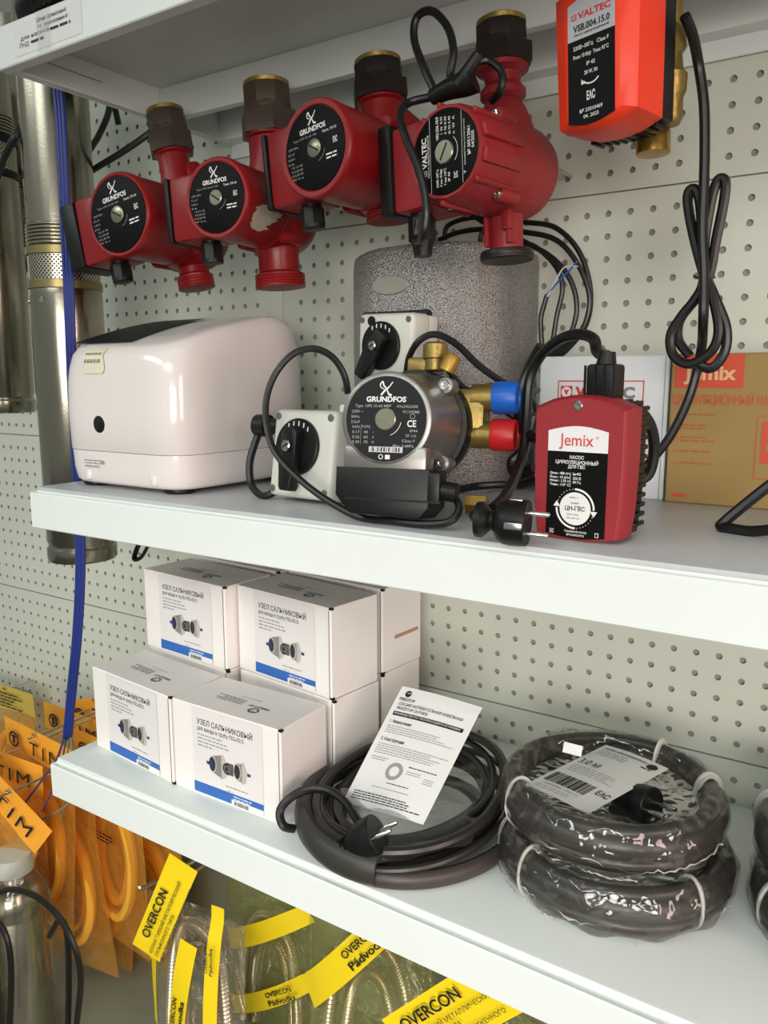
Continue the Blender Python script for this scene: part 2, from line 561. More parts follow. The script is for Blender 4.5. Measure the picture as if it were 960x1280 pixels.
def swirl(g, x, y, s, m, X, z=0.0006):
    """the crossed-propeller emblem"""
    def stroke(p, wd):
        P = catmull([(a, b, 0) for a, b in p], 5)
        vs, fs = [], []
        for i, q in enumerate(P):
            t = (P[min(i + 1, len(P) - 1)] - P[max(i - 1, 0)]).normalized()
            k = wd * (0.55 + 0.45 * math.sin(PI * min(1, i / (len(P) - 1) + 0.25)))
            vs += [(x + s * (q.x - t.y * k), y + s * (q.y + t.x * k), z), (x + s * (q.x + t.y * k), y + s * (q.y - t.x * k), z)]
        for i in range(len(P) - 1): fs.append((2 * i + 1, 2 * i + 3, 2 * i + 2, 2 * i))
        g.add(vs, fs, m, X)
    stroke([(-0.42, -0.5), (-0.1, -0.12), (0.18, 0.1), (0.48, 0.48)], 0.075)
    stroke([(0.42, -0.5), (0.2, -0.42), (0.05, -0.12)], 0.085)
    stroke([(-0.05, 0.05), (-0.22, 0.22), (-0.32, 0.5), (-0.5, 0.3), (-0.42, 0.05), (-0.2, -0.02)], 0.06)

def gost(g, x, y, h, m, X, z=0.0006):
    """the three-letter conformity mark"""
    g.text('ЕАС', x, y, h, m, X, z, 0.03, h * 1.05)

def union_nut(t, z0, r=0.031, hk=1.0, brass=True, m=IRON):
    g = G(T(0, 0, z0) @ Matrix.Diagonal((1, 1, hk, 1)))
    g.prism(hexagon(r, 6, R(12)), 0, 0.030, m, b=0.003)
    g.lathe([(r * 0.80, 0.030), (r * 0.80, 0.036), (r * 0.78, 0.038)], m, n=28)
    g.prism(hexagon(r * 0.83, 8, R(8)), 0.036, 0.062, m, b=0.002)
    o = g.obj('union_nut', t)
    if brass:
        g = G(T(0, 0, z0 + 0.062 * hk))
        g.lathe([(r * 0.60, -0.02), (r * 0.60, 0), (r * 0.76, 0.0), (r * 0.78, 0.004), (r * 0.70, 0.0055), (r * 0.55, 0.0055), (r * 0.54, -0.018)], OLDBR, n=28)
        g.obj('brass_insert', o)

def peg_hook(X, Y0, z, label, L):
    g = G()
    g.tube([(X, 0.004, z), (X, Y0 + 0.006, z), (X, Y0 - 0.004, z + 0.002), (X, Y0 - 0.010, z + 0.012)], 0.0022, CHROME, n=8)
    g.tube([(X, 0.003, z + 0.001), (X, 0.003, z + 0.028)], 0.0022, CHROME, n=8, per=1)
    tag(g.obj('peg_hook'), label, 'hook', 'wire hooks behind the red pumps')

def wet_pump(label, M, zb, zn, flr=0.0245, rm=0.048, L=0.118, cover=0.024, nutr=0.031, lr=None, chips=False, nuth=0.80, nutm=IRON, grp='red circulation pumps under the shelf'):
    """red cast circulation pump: origin where the pipe axis meets the motor axis, face to -Y; zb / zn = lower flange and nut heights"""
    t = thing('circulation_pump', label, 'pump', M, grp)
    lr = lr or rm * 0.88
    g = G()
    g.lathe([(flr * 0.8, zb), (flr, zb + 0.001)] + [(flr - (0.0007 if k % 2 else 0), zb + 0.002 + 0.0016 * k) for k in range(8)] + [(flr, zb + 0.0155), (flr * 0.82, zb + 0.0185), (flr * 0.80, zb + 0.036), (flr * 0.9, zb + 0.048), (flr * 1.2, -0.020), (flr * 1.2, 0.018), (flr * 0.84, zn - 0.026), (flr * 0.84, zn - 0.004), (flr * 0.98, zn - 0.002), (flr * 0.98, zn + 0.002)], RED, n=36)
    # volute and back plate
    g.lathe([(rm * 0.62, -0.034), (rm * 0.98, -0.030), (rm * 1.06, -0.018), (rm * 1.06, 0.012), (rm * 0.96, 0.028), (rm * 1.0, 0.036)], RED, FY, 44)
    g.tube([(-rm * 0.75, 0.014, -rm * 0.55), (-0.014, 0.012, zb + 0.040)], 0.016, RED, n=14, per=1)
    g.tube([(rm * 0.75, 0.014, rm * 0.55), (0.012, 0.012, zn - 0.022)], 0.016, RED, n=14, per=1)
    for a in (48, 132, 228, 312):
        g.lathe([(0.0075, 0.0), (0.0075, 0.030), (0.0055, 0.033)], RED, T(rm * 1.0 * math.cos(R(a)), -0.002, rm * 1.0 * math.sin(R(a))) @ FY, 14)
        g.lathe([(0.0034, 0.0331), (0.0034, 0.0332)], BLACK, T(rm * 1.0 * math.cos(R(a)), -0.0005, rm * 1.0 * math.sin(R(a))) @ FY, 10)
    g.obj('casting', t)
    g = G()
    g.lathe([(rm * 0.96, 0.026), (rm * 0.98, 0.034), (rm * 0.985, L - 0.016), (rm, L - 0.010), (rm, L - 0.005), (rm * 0.985, L - 0.0016), (rm * 0.955, L), (lr + 0.0012, L - 0.0002), (lr + 0.0003, L - 0.0012)], RED, FY, 56)
    mo = g.obj('motor_housing', t)
    if chips:
        g = G()
        rn = random.Random(5)
        for a0, a1, y0, y1 in ((-52, -10, 0.056, 0.096), (-30, -4, 0.046, 0.066), (8, 18, 0.052, 0.062)):
            n = 16
            vs, fs = [], []
            for i in range(n + 1):
                a = R(a0 + (a1 - a0) * i / n)
                j0, j1 = rn.uniform(0, 0.012), rn.uniform(0, 0.010)
                s_ = math.sin(PI * i / n) ** 0.5
                ym = (y0 + y1) / 2
                for yy in (ym + (y0 - ym) * s_ + j0 * s_, ym + (y1 - ym) * s_ + j1 * s_):
                    vs.append((rm * 0.990 * math.cos(a), -yy, rm * 0.990 * math.sin(a)))
            for i in range(n): fs.append((2 * i, 2 * i + 2, 2 * i + 3, 2 * i + 1))
            g.add(vs, fs, mat('bare_primer', (172, 160, 142), 0.7))
        o = g.obj('paint_chip', mo)
        o['label'] = 'pale chipped patch on the red motor housing'
    X = T(0, -L, 0) @ FY
    g = G()
    g.lathe([(lr, -0.002), (lr, 0.0), (lr - 0.0008, 0.0004), (0.010, 0.0004)], LABK, X, 48)
    k = lr / 0.042
    swirl(g, 0, 0.0305 * k, 0.0125 * k, PRINTW, X)
    g.text('GRUNDFOS', 0, 0.0195 * k, 0.0052 * k, PRINTW, X, 0.0006, 0.03, 0.037 * k)
    g.text('Type UPS 25-60 180', -0.012 * k, 0.0128 * k, 0.0021 * k, PRINTG, X, 0.0006, 0, 0.034 * k)
    g.text('Темп. TF110', 0.023 * k, 0.0128 * k, 0.0026 * k, PRINTW, X, 0.0006, 0.01, 0.020 * k)
    for i, s_ in enumerate(('~230V 50Hz', '2.5 uF', '0.30 A', 'IP 44')): g.text(s_, -0.0385 * k, (0.0065 - i * 0.0050) * k, 0.0024 * k, PRINTG, X, 0.0006, 0, (0.016, 0.010, 0.010, 0.008)[i] * k, 'L')
    for i in range(4):
        g.text(('I 0.15 45', 'II 0.20 60', 'III 0.30 90', 'W A n')[i], -0.0345 * k, (-0.0125 - i * 0.0042) * k, 0.0024 * k, PRINTG, X, 0.0006, 0, 0.016 * k, 'L')
    g.lines(0.016 * k, -0.012 * k, 0.020 * k, 2, 0.0036 * k, 0.0016 * k, PRINTW, X, 0.0006)
    gost(g, 0.030 * k, 0.001 * k, 0.0056 * k, PRINTW, X)
    g.disc(0, 0, 0.0155 * k, PRINTG, X, 0.0006, 16, 0.0150 * k, R(-70), R(-15))
    fp = g.obj('name_plate', t)
    fp['label'] = 'round black name plate with white print'
    g = G()
    g.lathe([(0.0095 * k, -0.004), (0.0095 * k, 0.0010), (0.0085 * k, 0.0016), (0.0005, 0.0016)], PLUGM, X, 28)
    g.box((0, 0, 0.0017), (0.014 * k, 0.0016, 0.0004), BLACK, X=X @ Matrix.Rotation(R(-35), 4, 'Z'))
    g.obj('vent_screw', t)
    g = G()
    g.box((-rm - 0.006, -L + 0.041, 0.0), (0.050, 0.058, rm * 1.66), RED, 0.005, 2)
    tb = g.obj('terminal_box', t)
    g = G()
    g.box((-rm - 0.031 - cover / 2, -L + 0.041, 0.0), (cover, 0.060, rm * 1.66), BLACK, 0.003, 2)
    g.obj('box_cover', tb)
    g = G(T(-rm + 0.003, -L + 0.036, -rm * 0.83))
    g.lathe([(0.0105, 0.004), (0.0105, -0.003)], BLACK, n=20)
    g.prism(hexagon(0.0125, 8), -0.020, -0.003, BLACK, b=0.001)
    g.lathe([(0.0110, -0.024), (0.0122, -0.0235), (0.0122, -0.0195)], BLACK, n=20)
    g.obj('cable_gland', tb)
    union_nut(t, zn, nutr, nuth, True, nutm)
    return t
PYY = -0.178
def pump_frame(face, pipe_top, pipe_bot, L, rot):
    """world frame of a pump from where its face, nut and flange sit"""
    f = at(face[0], face[1], PYY - L * math.cos(R(rot)))
    zt = at(pipe_top[0], pipe_top[1], PYY)
    zb = at(pipe_bot[0], pipe_bot[1], PYY)
    o = Vector((f.x - L * math.sin(R(rot)), PYY, f.z))
    tilt = math.degrees(math.atan2(zt.x - zb.x, zt.z - zb.z))
    return T(*o) @ rz(rot) @ ry(tilt), zb.z - f.z, zt.z - f.z
M, zb, zn = pump_frame((147, 268), (222, 190), (251, 362), 0.118, 6)
wet_pump('leftmost red pump with the black box on its left side hanging beside the blue cable', M, zb, zn, 0.0235, 0.0478, 0.118, 0.024, 0.030, lr=0.0422, nutm=IRON2)
peg_hook(M.translation.x, PYY + 0.03, M.translation.z + 0.030, 'wire hook behind the leftmost red pump', 0.2)
M, zb, zn = pump_frame((270, 247), (334, 172), (347, 361), 0.112, 7)
wet_pump('red pump with a chipped pale patch on its side, second from the left', M, zb, zn, 0.0300, 0.0420, 0.112, 0.007, 0.034, lr=0.0358, chips=True, nuth=0.88, nutm=IRON2)
peg_hook(M.translation.x, PYY + 0.03, M.translation.z + 0.030, 'wire hook behind the red pump with the chipped patch', 0.2)
M, zb, zn = pump_frame((393, 185), (469, 128), (482, 278), 0.112, -5)
wet_pump('red pump hanging between the chipped pump and the ribbed pump with a cord', M, zb, zn, 0.0260, 0.0460, 0.112, 0.007, 0.0315, lr=0.0384, nuth=0.60)
peg_hook(M.translation.x, PYY + 0.03, M.translation.z + 0.030, 'wire hook behind the third red pump from the left', 0.2)

# the ribbed fourth pump with a cord and plug
L = 0.095
M, zb, zn = pump_frame((556, 190), (627, 84), (634, 327), L, -9)
t = thing('circulation_pump', 'matt red ribbed pump with a sideways printed plate and a black cord tied over it', 'pump', M, 'red circulation pumps under the shelf')
g = G()
rm = 0.0475
g.lathe([(0.016, zb + 0.008), (0.0165, zb + 0.044), (0.020, zb + 0.052), (0.030, -0.035), (0.034, 0.0), (0.030, 0.035), (0.022, zn - 0.040), (0.017, zn - 0.032), (0.022, zn - 0.028), (0.022, zn - 0.022), (0.017, zn - 0.016), (0.018, zn - 0.008), (0.025, zn - 0.004), (0.025, zn + 0.002)], REDMATT, n=32)
g.lathe([(0.032, -0.036), (0.042, -0.030), (0.045, -0.018), (0.045, 0.014), (0.043, 0.024), (0.044, 0.030)], REDMATT, FY, 48)
g.box((0.012, -0.016, zb + 0.036), (0.010, 0.008, 0.020), REDMATT, 0.002)
for sx in (-1, 1): g.box((sx * 0.013, -0.012, zb + 0.036), (0.004, 0.012, 0.044), REDMATT, 0.001)
g.obj('casting', t)
g = G(T(0, 0, zb))
g.lathe([(0.016, 0.010), (0.0255, 0.0095), (0.0262, 0.008), (0.0262, 0.0015), (0.0250, 0.0), (0.016, 0.0)], IRON, n=36)
g.lathe([(0.0268, 0.0055), (0.0268, 0.0035), (0.0258, 0.003)], IRON, n=36)
g.obj('threaded_ring', t)
S4 = Matrix.Diagonal((0.87, 1, 0.87, 1))
g = G(S4)
g.lathe([(0.0515, 0.028), (0.0515, 0.038), (0.0500, 0.043), (0.0490, L - 0.022), (0.0480, L - 0.010), (0.0470, L - 0.003), (0.0455, L), (0.0425, L - 0.0003), (0.0422, L - 0.0014)], REDMATT, FY, 16)
for a in (-42, -14, 14, 42, 100, 128, 232, 260):
    g.box((0.0490, 0, 0.064), (0.006, 0.0055 if abs(a) != 14 else 0.014, 0.058), REDMATT, 0.0015, X=FY @ Matrix.Rotation(R(a), 4, 'Z'))
for a in (52, -52, 128, 232):
    g.lathe([(0.0080, 0.026), (0.0080, 0.050), (0.0070, 0.052)], REDMATT, FY @ T(0.0505 * math.cos(R(a)), 0.0505 * math.sin(R(a)), 0), 16)
mo = g.obj('motor_housing', t)
for a in (52, -52, 128, 232):
    g = G(S4 @ FY @ T(0.0505 * math.cos(R(a)), 0.0505 * math.sin(R(a)), 0.052))
    g.lathe([(0.0050, 0.0), (0.0050, 0.0035), (0.0042, 0.0045), (0.0026, 0.0046), (0.0022, 0.0025), (0.0004, 0.0025)], CHROME, n=18)
    g.obj('screw', mo)
X = S4 @ T(0, -L, 0) @ FY
g = G()
g.lathe([(0.0422, -0.002), (0.0422, 0.0), (0.0415, 0.0004), (0.0105, 0.0004)], LABK, X, 48)
for x in (-0.0185, 0.0225): g.rect(x - 0.0002, x + 0.0002, -0.0375 if x < 0 else -0.035, 0.0375 if x < 0 else 0.035, PRINTW, X, 0.0006)
g.text('VALTEC', -0.0265, 0.004, 0.0062, PRINTW, X, 0.0006, 0.035, 0.031, rot=90)
g.rect(-0.0292, -0.0238, -0.0188, -0.0134, PRINTW, X, 0.0006)
g.rect(-0.0286, -0.0244, -0.0182, -0.0140, LABK, X, 0.0008)
g.text('v', -0.0265, -0.0161, 0.0032, PRINTW, X, 0.001, 0.04, rot=90)
g.text('Насос циркуляционный', -0.0212, 0.000, 0.0024, PRINTW, X, 0.0006, 0.01, 0.042, rot=90)
g.text('VRS.256.18.0', -0.0085, 0.0245, 0.0034, PRINTW, X, 0.0006, 0.02, 0.023, rot=90)
for i, (a, l_) in enumerate((('220В~50Гц', 0.018), ('P max 10 бар', 0.017), ('T max 110°C', 0.017), ('IP 44', 0.009))):
    g.text(a, -0.0100 + 0.0050 * i, -0.0265 + l_ * 0.12, 0.0029, PRINTW, X, 0.0006, 0.015, l_, rot=90)
for i in range(4): g.text(('I  55  0.25', 'II 70 0.30', 'III 93 0.40', 'n  W  A')[i], -0.0030 + 0.0052 * i, 0.0265 - 0.001 * i, 0.0027, PRINTW, X, 0.0006, 0.01, 0.017, rot=90)
g.text('ЕАС', 0.0135, -0.0250, 0.0048, PRINTW, X, 0.0006, 0.02, 0.0062, rot=90)
g.text('Внимание! Перед пуском прочтите', 0.0258, 0.004, 0.0018, PRINTW, X, 0.0006, 0, 0.044, rot=90)
g.text('№ 00512061', 0.0310, 0.004, 0.0036, PRINTW, X, 0.0006, 0.01, 0.027, rot=90)
g.text('04/2020', 0.0360, 0.004, 0.0034, PRINTW, X, 0.0006, 0.01, 0.016, rot=90)
g.add([(0.0238, -0.0270, 0.0006), (0.0238, -0.0232, 0.0006), (0.0275, -0.0251, 0.0006)][::-1], [(0, 1, 2)], PRINTG, X)
g.disc(0, 0, 0.0172, PRINTW, X, 0.0006, 16, 0.0166, R(-40), R(45))
o = g.obj('name_plate', t)
o['label'] = 'round black name plate printed sideways in white'
g = G()
g.lathe([(0.0118, -0.004), (0.0118, 0.0014), (0.0108, 0.0022), (0.0005, 0.0022)], PLUGM, X, 28)
g.box((0, 0, 0.0023), (0.018, 0.0018, 0.0004), BLACK, X=X @ Matrix.Rotation(R(60), 4, 'Z'))
g.obj('vent_screw', t)
g = G()
g.box((-0.050, -L + 0.040, 0.0), (0.042, 0.062, 0.078), REDMATT, 0.004, 2)
tb = g.obj('terminal_box', t)
g = G()
g.box((-0.0785, -L + 0.038, 0.002), (0.016, 0.064, 0.084), BLACK, 0.003, 2)
g.obj('box_cover', tb)
g = G(T(-0.054, -L + 0.030, -0.039))
g.lathe([(0.0105, 0.004), (0.0105, -0.004)], BLACK, n=20)
g.prism(hexagon(0.0135, 8), -0.026, -0.004, BLACK, b=0.001)
g.lathe([(0.0085, -0.040), (0.0112, -0.026)], BLACK, n=20)
g.obj('cable_gland', tb)
union_nut(t, zn, 0.0305, 0.60)
MI = M.inverted()
def cord(pts, r, parent, name='cord', m=RUBBER, n=9, per=7, **k):
    g = G(parent.matrix_world.inverted())
    g.tube(pts, r, m, n, per, **k)
    return g.obj(name, parent)
bpy.context.view_layer.update()
# cord: from the gland up across the face, tied over the motor in a loop with its plug
P = [at(523, 275, -0.245), at(520, 300, -0.247), at(528, 297, -0.275), at(533, 272, -0.280), at(532, 248, -0.280), at(526, 220, -0.280), at(519, 200, -0.280), at(511, 182, -0.280), at(504, 163, -0.278), at(501, 142, -0.272), at(512, 128, -0.258), at(545, 120, -0.25)]
cord(P, 0.0037, t)
P = [at(545, 118, -0.245), at(530, 85, -0.245), at(518, 50, -0.245), at(521, 22, -0.245), at(540, 14, -0.245), at(560, 35, -0.245), at(567, 65, -0.247), at(563, 95, -0.248), at(575, 98, -0.25), at(598, 78, -0.24), at(612, 77, -0.235), at(627, 90, -0.235), at(626, 112, -0.235), at(615, 126, -0.225)]
cord(P, 0.0037, t)
g = G(t.matrix_world.inverted())
g.tube([at(540, 122, -0.255), at(560, 112, -0.256), at(580, 105, -0.256), at(592, 98, -0.255)], 0.0125, BLACK, 12, rf=lambda u: 0.55 + 0.5 * u)
g.tube([at(572, 106, -0.262), at(585, 88, -0.262), at(598, 68, -0.26)], 0.007, BLACK, 10, rf=lambda u: 1 - 0.3 * u)
pl = g.obj('plug', t)
g = G(M.inverted())
peg_hook(M.translation.x, PYY + 0.03, M.translation.z + 0.030, 'wire hook behind the ribbed red pump', 0.2)

# ------------------------------------------------------------------ the orange pump with its folded cord
o = at(746, 72, -0.262)
M = T(*o) @ rz(-12) @ ry(-3) @ Matrix.Diagonal((0.86, 0.9, 0.75, 1))
t = thing('orange_pump', 'bright orange and black pump with brass fittings and a silver and black name plate', 'pump', M)
wv, hv = 0.088, 0.165
VB = 0.0725
def vs_outline(w2, h2, k=0.010):
    return [(-w2, h2 - k), (-w2 * 0.6, h2 - k * 0.3), (0, h2), (w2 * 0.6, h2 - k * 0.3), (w2, h2 - k), (w2 * 0.97, 0), (w2 * 0.93, -h2 + k + 0.010), (w2 * 0.5, -h2 + k * 0.25 + 0.010), (0, -h2 + 0.010), (-w2 * 0.5, -h2 + k * 0.25 + 0.010), (-w2 * 0.93, -h2 + k + 0.010), (-w2 * 0.97, 0)]
def loft(g, rings, m, X=None, cap=True):
    n = len(rings[0])
    vs = [v for r_ in rings for v in r_]
    fs = []
    for j in range(len(rings) - 1):
        for i in range(n): fs.append((j * n + i, j * n + (i + 1) % n, (j + 1) * n + (i + 1) % n, (j + 1) * n + i))
    if cap:
        fs.append(tuple(range(n))[::-1])
        fs.append(tuple((len(rings) - 1) * n + i for i in range(n)))
    g.add(vs, fs, m, X)
def ring(w2, h2, z, k=0.010): return [(a, b, z) for a, b in vs_outline(w2, h2, k)]
g = G()
h2 = hv / 2
loft(g, [ring(0.0445, h2, -0.045), ring(0.0455, h2 + 0.0005, -0.015), ring(0.0440, h2, 0.0), ring(0.0300, h2 - 0.004, 0.0075), ring(0.0295, h2 - 0.0045, 0.0078)], ORANGE, FY)
bd = g.obj('front_cover', t)
g = G()
X = T(-0.001, -0.0080, 0) @ FY
lw = 0.0245
def arc_top(x0, x1, y, s, n=10): return [(x0 + (x1 - x0) * i / n, y + s * math.sin(PI * i / n)) for i in range(n + 1)]
ym = 0.0205
top = arc_top(lw, -lw, h2 - 0.0255, 0.006)
g.prism([(-lw, ym), (lw, ym)] + top, 0, 0.0003, mat('silver_label', (176, 178, 180), 0.4), X)
bot = arc_top(-lw, lw, -h2 + 0.0195, -0.0055)
g.prism(bot + [(lw, ym), (-lw, ym)], 0, 0.0003, LABK, X)
Z = 0.0006
g.text('VALTEC', 0.0035, 0.0440, 0.0066, REDP, X, Z, 0.035, 0.034)
g.rect(-0.0205, -0.0150, 0.0410, 0.0468, REDP, X, Z)
g.rect(-0.0196, -0.0159, 0.0419, 0.0459, mat('silver_label', (0, 0, 0)), X, Z + 0.0002)
g.text('v', -0.01775, 0.0440, 0.0030, REDP, X, Z + 0.0004, 0.05)
g.text('VSB.004.15.0', 0.0005, 0.0320, 0.0066, PRINTK, X, Z, 0.03, 0.038)
g.text('Насос циркуляционный', 0.0005, 0.0253, 0.0022, PRINTK, X, Z, 0.02, 0.036)
g.text('220В~50Гц   Class F', 0, 0.0120, 0.0040, PRINTW, X, Z, 0.01, 0.037)
g.text('Pmax 10 бар  Tmax 95°С', 0, 0.0030, 0.0040, PRINTW, X, Z, 0.01, 0.037)
g.text('IP 42', 0, -0.0065, 0.0040, PRINTW, X, Z, 0.01, 0.009)
g.text('28 W, 8л', 0, -0.0155, 0.0040, PRINTW, X, Z, 0.01, 0.014)
g.disc(0, -0.0175, 0.0105, PRINTW, X, Z, 16, 0.0090, R(215), R(325))
g.add([(-0.0100, -0.0205, Z), (-0.0062, -0.0262, Z), (-0.0102, -0.0262, Z)], [(0, 1, 2)], PRINTW, X)
gost(g, 0, -0.0390, 0.0085, PRINTW, X, Z)
g.text('№ 23010469', 0, -0.0530, 0.0038, PRINTW, X, Z, 0.01, 0.024)
g.text('04. 2023', 0, -0.0595, 0.0038, PRINTW, X, Z, 0.01, 0.016)
o = g.obj('name_plate', t)
o['label'] = 'silver and black name plate'
g = G()
loft(g, [ring(0.0430, h2 - 0.003, -0.068), ring(0.0435, h2 - 0.002, -0.045)], BLACK, FY)
for k in range(9):
    g.box((-0.034 + k * 0.0085, 0.0565, -VB + 0.0035 + 0.0006 * abs(k - 4)), (0.0035, 0.022, 0.004), BLACK, 0.0008)
g.obj('rear_cover', t)
g = G()
g.lathe([(0.012, -VB - 0.012), (0.0165, -VB - 0.011), (0.0165, -VB + 0.012), (0.0130, -VB + 0.018), (0.0135, h2 - 0.02), (0.0165, h2 - 0.014), (0.0165, h2 + 0.012)], BRASS, T(0.012, 0.083, 0), 24)
g.lathe([(0.034, -0.012), (0.034, 0.006), (0.020, 0.018)], BRASS, T(0.004, 0.078, 0) @ FY, 32)
g.lathe([(0.010, -0.058), (0.013, -0.052), (0.013, -0.030), (0.016, -0.024), (0.017, -0.006), (0.013, 0.0), (0.012, 0.016), (0.016, 0.022), (0.015, 0.040), (0.010, 0.046), (0.012, 0.052), (0.012, 0.090)], OLDBR, T(0.030, 0.080, 0), 16)
g.obj('brass_pipe', t)
cY = -0.19
def cpts(l, Y): return [at(a, b, Y) for a, b in l]
bpy.context.view_layer.update()
cord([at(856, 20, -0.215), at(866, 45, -0.20)] + cpts([(874, 85), (880, 130), (881, 180), (880, 230), (878, 290), (880, 345), (879, 400)], -0.185) + cpts([(876, 440), (862, 495), (838, 545), (812, 578), (795, 598)], -0.155), 0.0044, t)
cord(cpts([(880, 345), (868, 300), (860, 258), (861, 240), (869, 237), (875, 255), (878, 300), (880, 345), (872, 370), (852, 395), (838, 420), (842, 445), (862, 455), (888, 440), (898, 415), (893, 380), (882, 345)], -0.178), 0.0044, t)
cord(cpts([(884, 345), (880, 310), (888, 255), (897, 226), (906, 226), (905, 250), (895, 300), (886, 345), (868, 375), (850, 400), (848, 425), (862, 445)], -0.170), 0.0044, t)
cord(cpts([(882, 345), (895, 375), (908, 410), (906, 440), (890, 460), (872, 455)], -0.176), 0.0044, t)
cord(cpts([(867, 345), (880, 349), (894, 346)], -0.162), 0.0012, t, 'tie_wire', per=4)
pk = at(760, 60, 0)
g = G()
g.tube([(o_, y_, 0.705) for o_, y_ in ((0.325, 0.004), (0.325, -0.16), (0.325, -0.168))], 0.0022, CHROME, per=1)
g.tube([(0.325, -0.167, 0.705), (0.325, -0.172, 0.709), (0.325, -0.174, 0.716)], 0.0022, CHROME)
tag(g.obj('peg_hook'), 'wire hook behind the bright orange pump', 'hook')

# ------------------------------------------------------------------ the white machine
def sup(w2, d2, e, n=56):
    out = []
    for i in range(n):
        a = 2 * PI * (i + 0.5) / n
        c, s_ = math.cos(a), math.sin(a)
        out.append((w2 * math.copysign(abs(c) ** (2 / e), c), d2 * math.copysign(abs(s_) ** (2 / e), s_)))
    return out
GLOSSW = mat('glossy_white_plastic', (226, 219, 215), 0.16, coat=0.4)
W2, D2, HB = 0.105, 0.118, 0.160
M = T(-0.207, -0.218, SM)
t = thing('booster_unit', 'glossy white rounded machine with a black touch panel on its sloping top', 'water machine', M)
def topz(x, y):
    u = (y + D2) / (2 * D2)
    return 0.163 + 0.045 * math.sin(min(1.0, u * 1.08) * PI / 2) - 0.010 * max(0, u - 0.75) * 4
def shellring(k, z, dz=0.0, e=7.0, drop=0.0):
    return [(x * k, y * k, z + (topz(x * k, y * k) - 0.163) * dz) for x, y in sup(W2, D2, e)]
rs = [shellring(0.925, 0.006), shellring(0.955, 0.010), shellring(0.975, 0.024), shellring(0.983, 0.0440), shellring(0.983, 0.0448)]
rs2 = [shellring(0.983, 0.0452), shellring(0.990, 0.0462), shellring(1.0, 0.090), shellring(0.990, 0.125, 0.35), shellring(0.978, 0.140, 0.7, 6.5), shellring(0.955, 0.1525, 0.9, 6), shellring(0.915, 0.1595, 1.0, 5.5), shellring(0.85, 0.1625, 1.0, 5.5), shellring(0.6, 0.1632, 1.0, 5), shellring(0.3, 0.1633, 1.0, 5), shellring(0.02, 0.1633, 1.0, 4)]
g = G()
loft(g, rs2, GLOSSW)
bd = g.obj('housing', t, ang=60)
g = G()
loft(g, rs, GLOSSW)
for x, a in ((-0.055, -1), (0.060, -1)):
    g.box((x, -D2 * 0.955, 0.016), (0.010, 0.006, 0.012), GLOSSW, 0.002, X=None)
g.obj('base', t, ang=60)
g = G()
vs, fs = [], []
n = 14
for j in range(n + 1):
    for i in range(n + 1):
        u, v = i / n, j / n
        x = -0.092 + (0.106 - 0.016 * v) * u + 0.006 * v
        y = -0.098 + 0.140 * v
        vs.append((x, y, topz(x, y) + 0.0016))
for j in range(n):
    for i in range(n): fs.append((j * (n + 1) + i, j * (n + 1) + i + 1, (j + 1) * (n + 1) + i + 1, (j + 1) * (n + 1) + i))
g.add(vs, fs, mat('touch_panel_black', (20, 22, 22), 0.45, spec=0.2))
for k in range(4):
    for jj in range(3):
        x, y = -0.064 + 0.016 * k, -0.045 + 0.026 * jj
        if (k + jj) % 3 == 2: continue
        g.disc(x, y, 0.0035, PRINTG, None, topz(x, y) + 0.0022, 14, 0.0028)
        g.rect(x - 0.004, x + 0.004, y - 0.0075, y - 0.006, PRINTG, None, topz(x, y) + 0.0022)
g.obj('touch_panel', t)
X = T(0, -D2 * 0.9985 - 0.0004, 0) @ FY
g = G()
g.lathe([(0.0102, -0.002), (0.0102, 0.0002), (0.0095, 0.0006)], BLACK, T(-0.025, -D2 * 0.995, 0.077) @ FY, 28)
g.obj('sensor_button', bd)
g = G()
vs = [(x, -D2 * 0.985 - 0.0006, z) for x, z in ((-0.057, 0.0300), (-0.022, 0.0300), (-0.022, 0.0342), (-0.057, 0.0342))]
g.add(vs, [(0, 1, 2, 3)], PRINTG)
g.lines(-0.055, 0.0312, 0.031, 1, 0.004, 0.0016, PRINTW, T(0, -D2 * 0.985 - 0.0009, 0) @ FY, seed=5)
g.lines(-0.057, 0.0258, 0.035, 1, 0.004, 0.0018, PRINTG, T(0, -D2 * 0.985 - 0.0006, 0) @ FY, seed=8)
g.obj('badge', t)
# barcode sticker folded over the front top edge
def onshell(x, u):
    """u from 0 (front face) over the rounded edge to 1 (top)"""
    prof = [(-0.1168, 0.132), (-0.1155, 0.1405), (-0.1128, 0.1535), (-0.1080, 0.1610), (-0.1000, 0.1660), (-0.0900, 0.1690)]
    k = u * (len(prof) - 1)
    i = min(int(k), len(prof) - 2)
    f = k - i
    return (x, prof[i][0] + (prof[i + 1][0] - prof[i][0]) * f - 0.0012, prof[i][1] + (prof[i + 1][1] - prof[i][1]) * f + 0.0012)
CREAM = mat('cream_sticker', (222, 214, 190), 0.55)
g = G()
vs, fs = [], []
for j in range(9):
    for i in range(5): vs.append(onshell(-0.050 + 0.036 * i / 4 + 0.003 * math.sin(j), 0.05 + 0.7 * j / 8))
for j in range(8):
    for i in range(4): fs.append((j * 5 + i, j * 5 + i + 1, j * 5 + i + 6, j * 5 + i + 5))
g.add(vs, fs, CREAM)
for k in range(15):
    x = -0.048 + 0.0020 * k
    a, b = onshell(x, 0.28), onshell(x, 0.50)
    wv_ = 0.0006 if k % 3 else 0.0011
    e = Vector((0, -0.0005, 0.0005))
    g.add([Vector(a) + e, Vector(a) + e + Vector((wv_, 0, 0)), Vector(b) + e + Vector((wv_, 0, 0)), Vector(b) + e], [(0, 1, 2, 3)], PRINTK)
o = g.obj('barcode_sticker', bd)
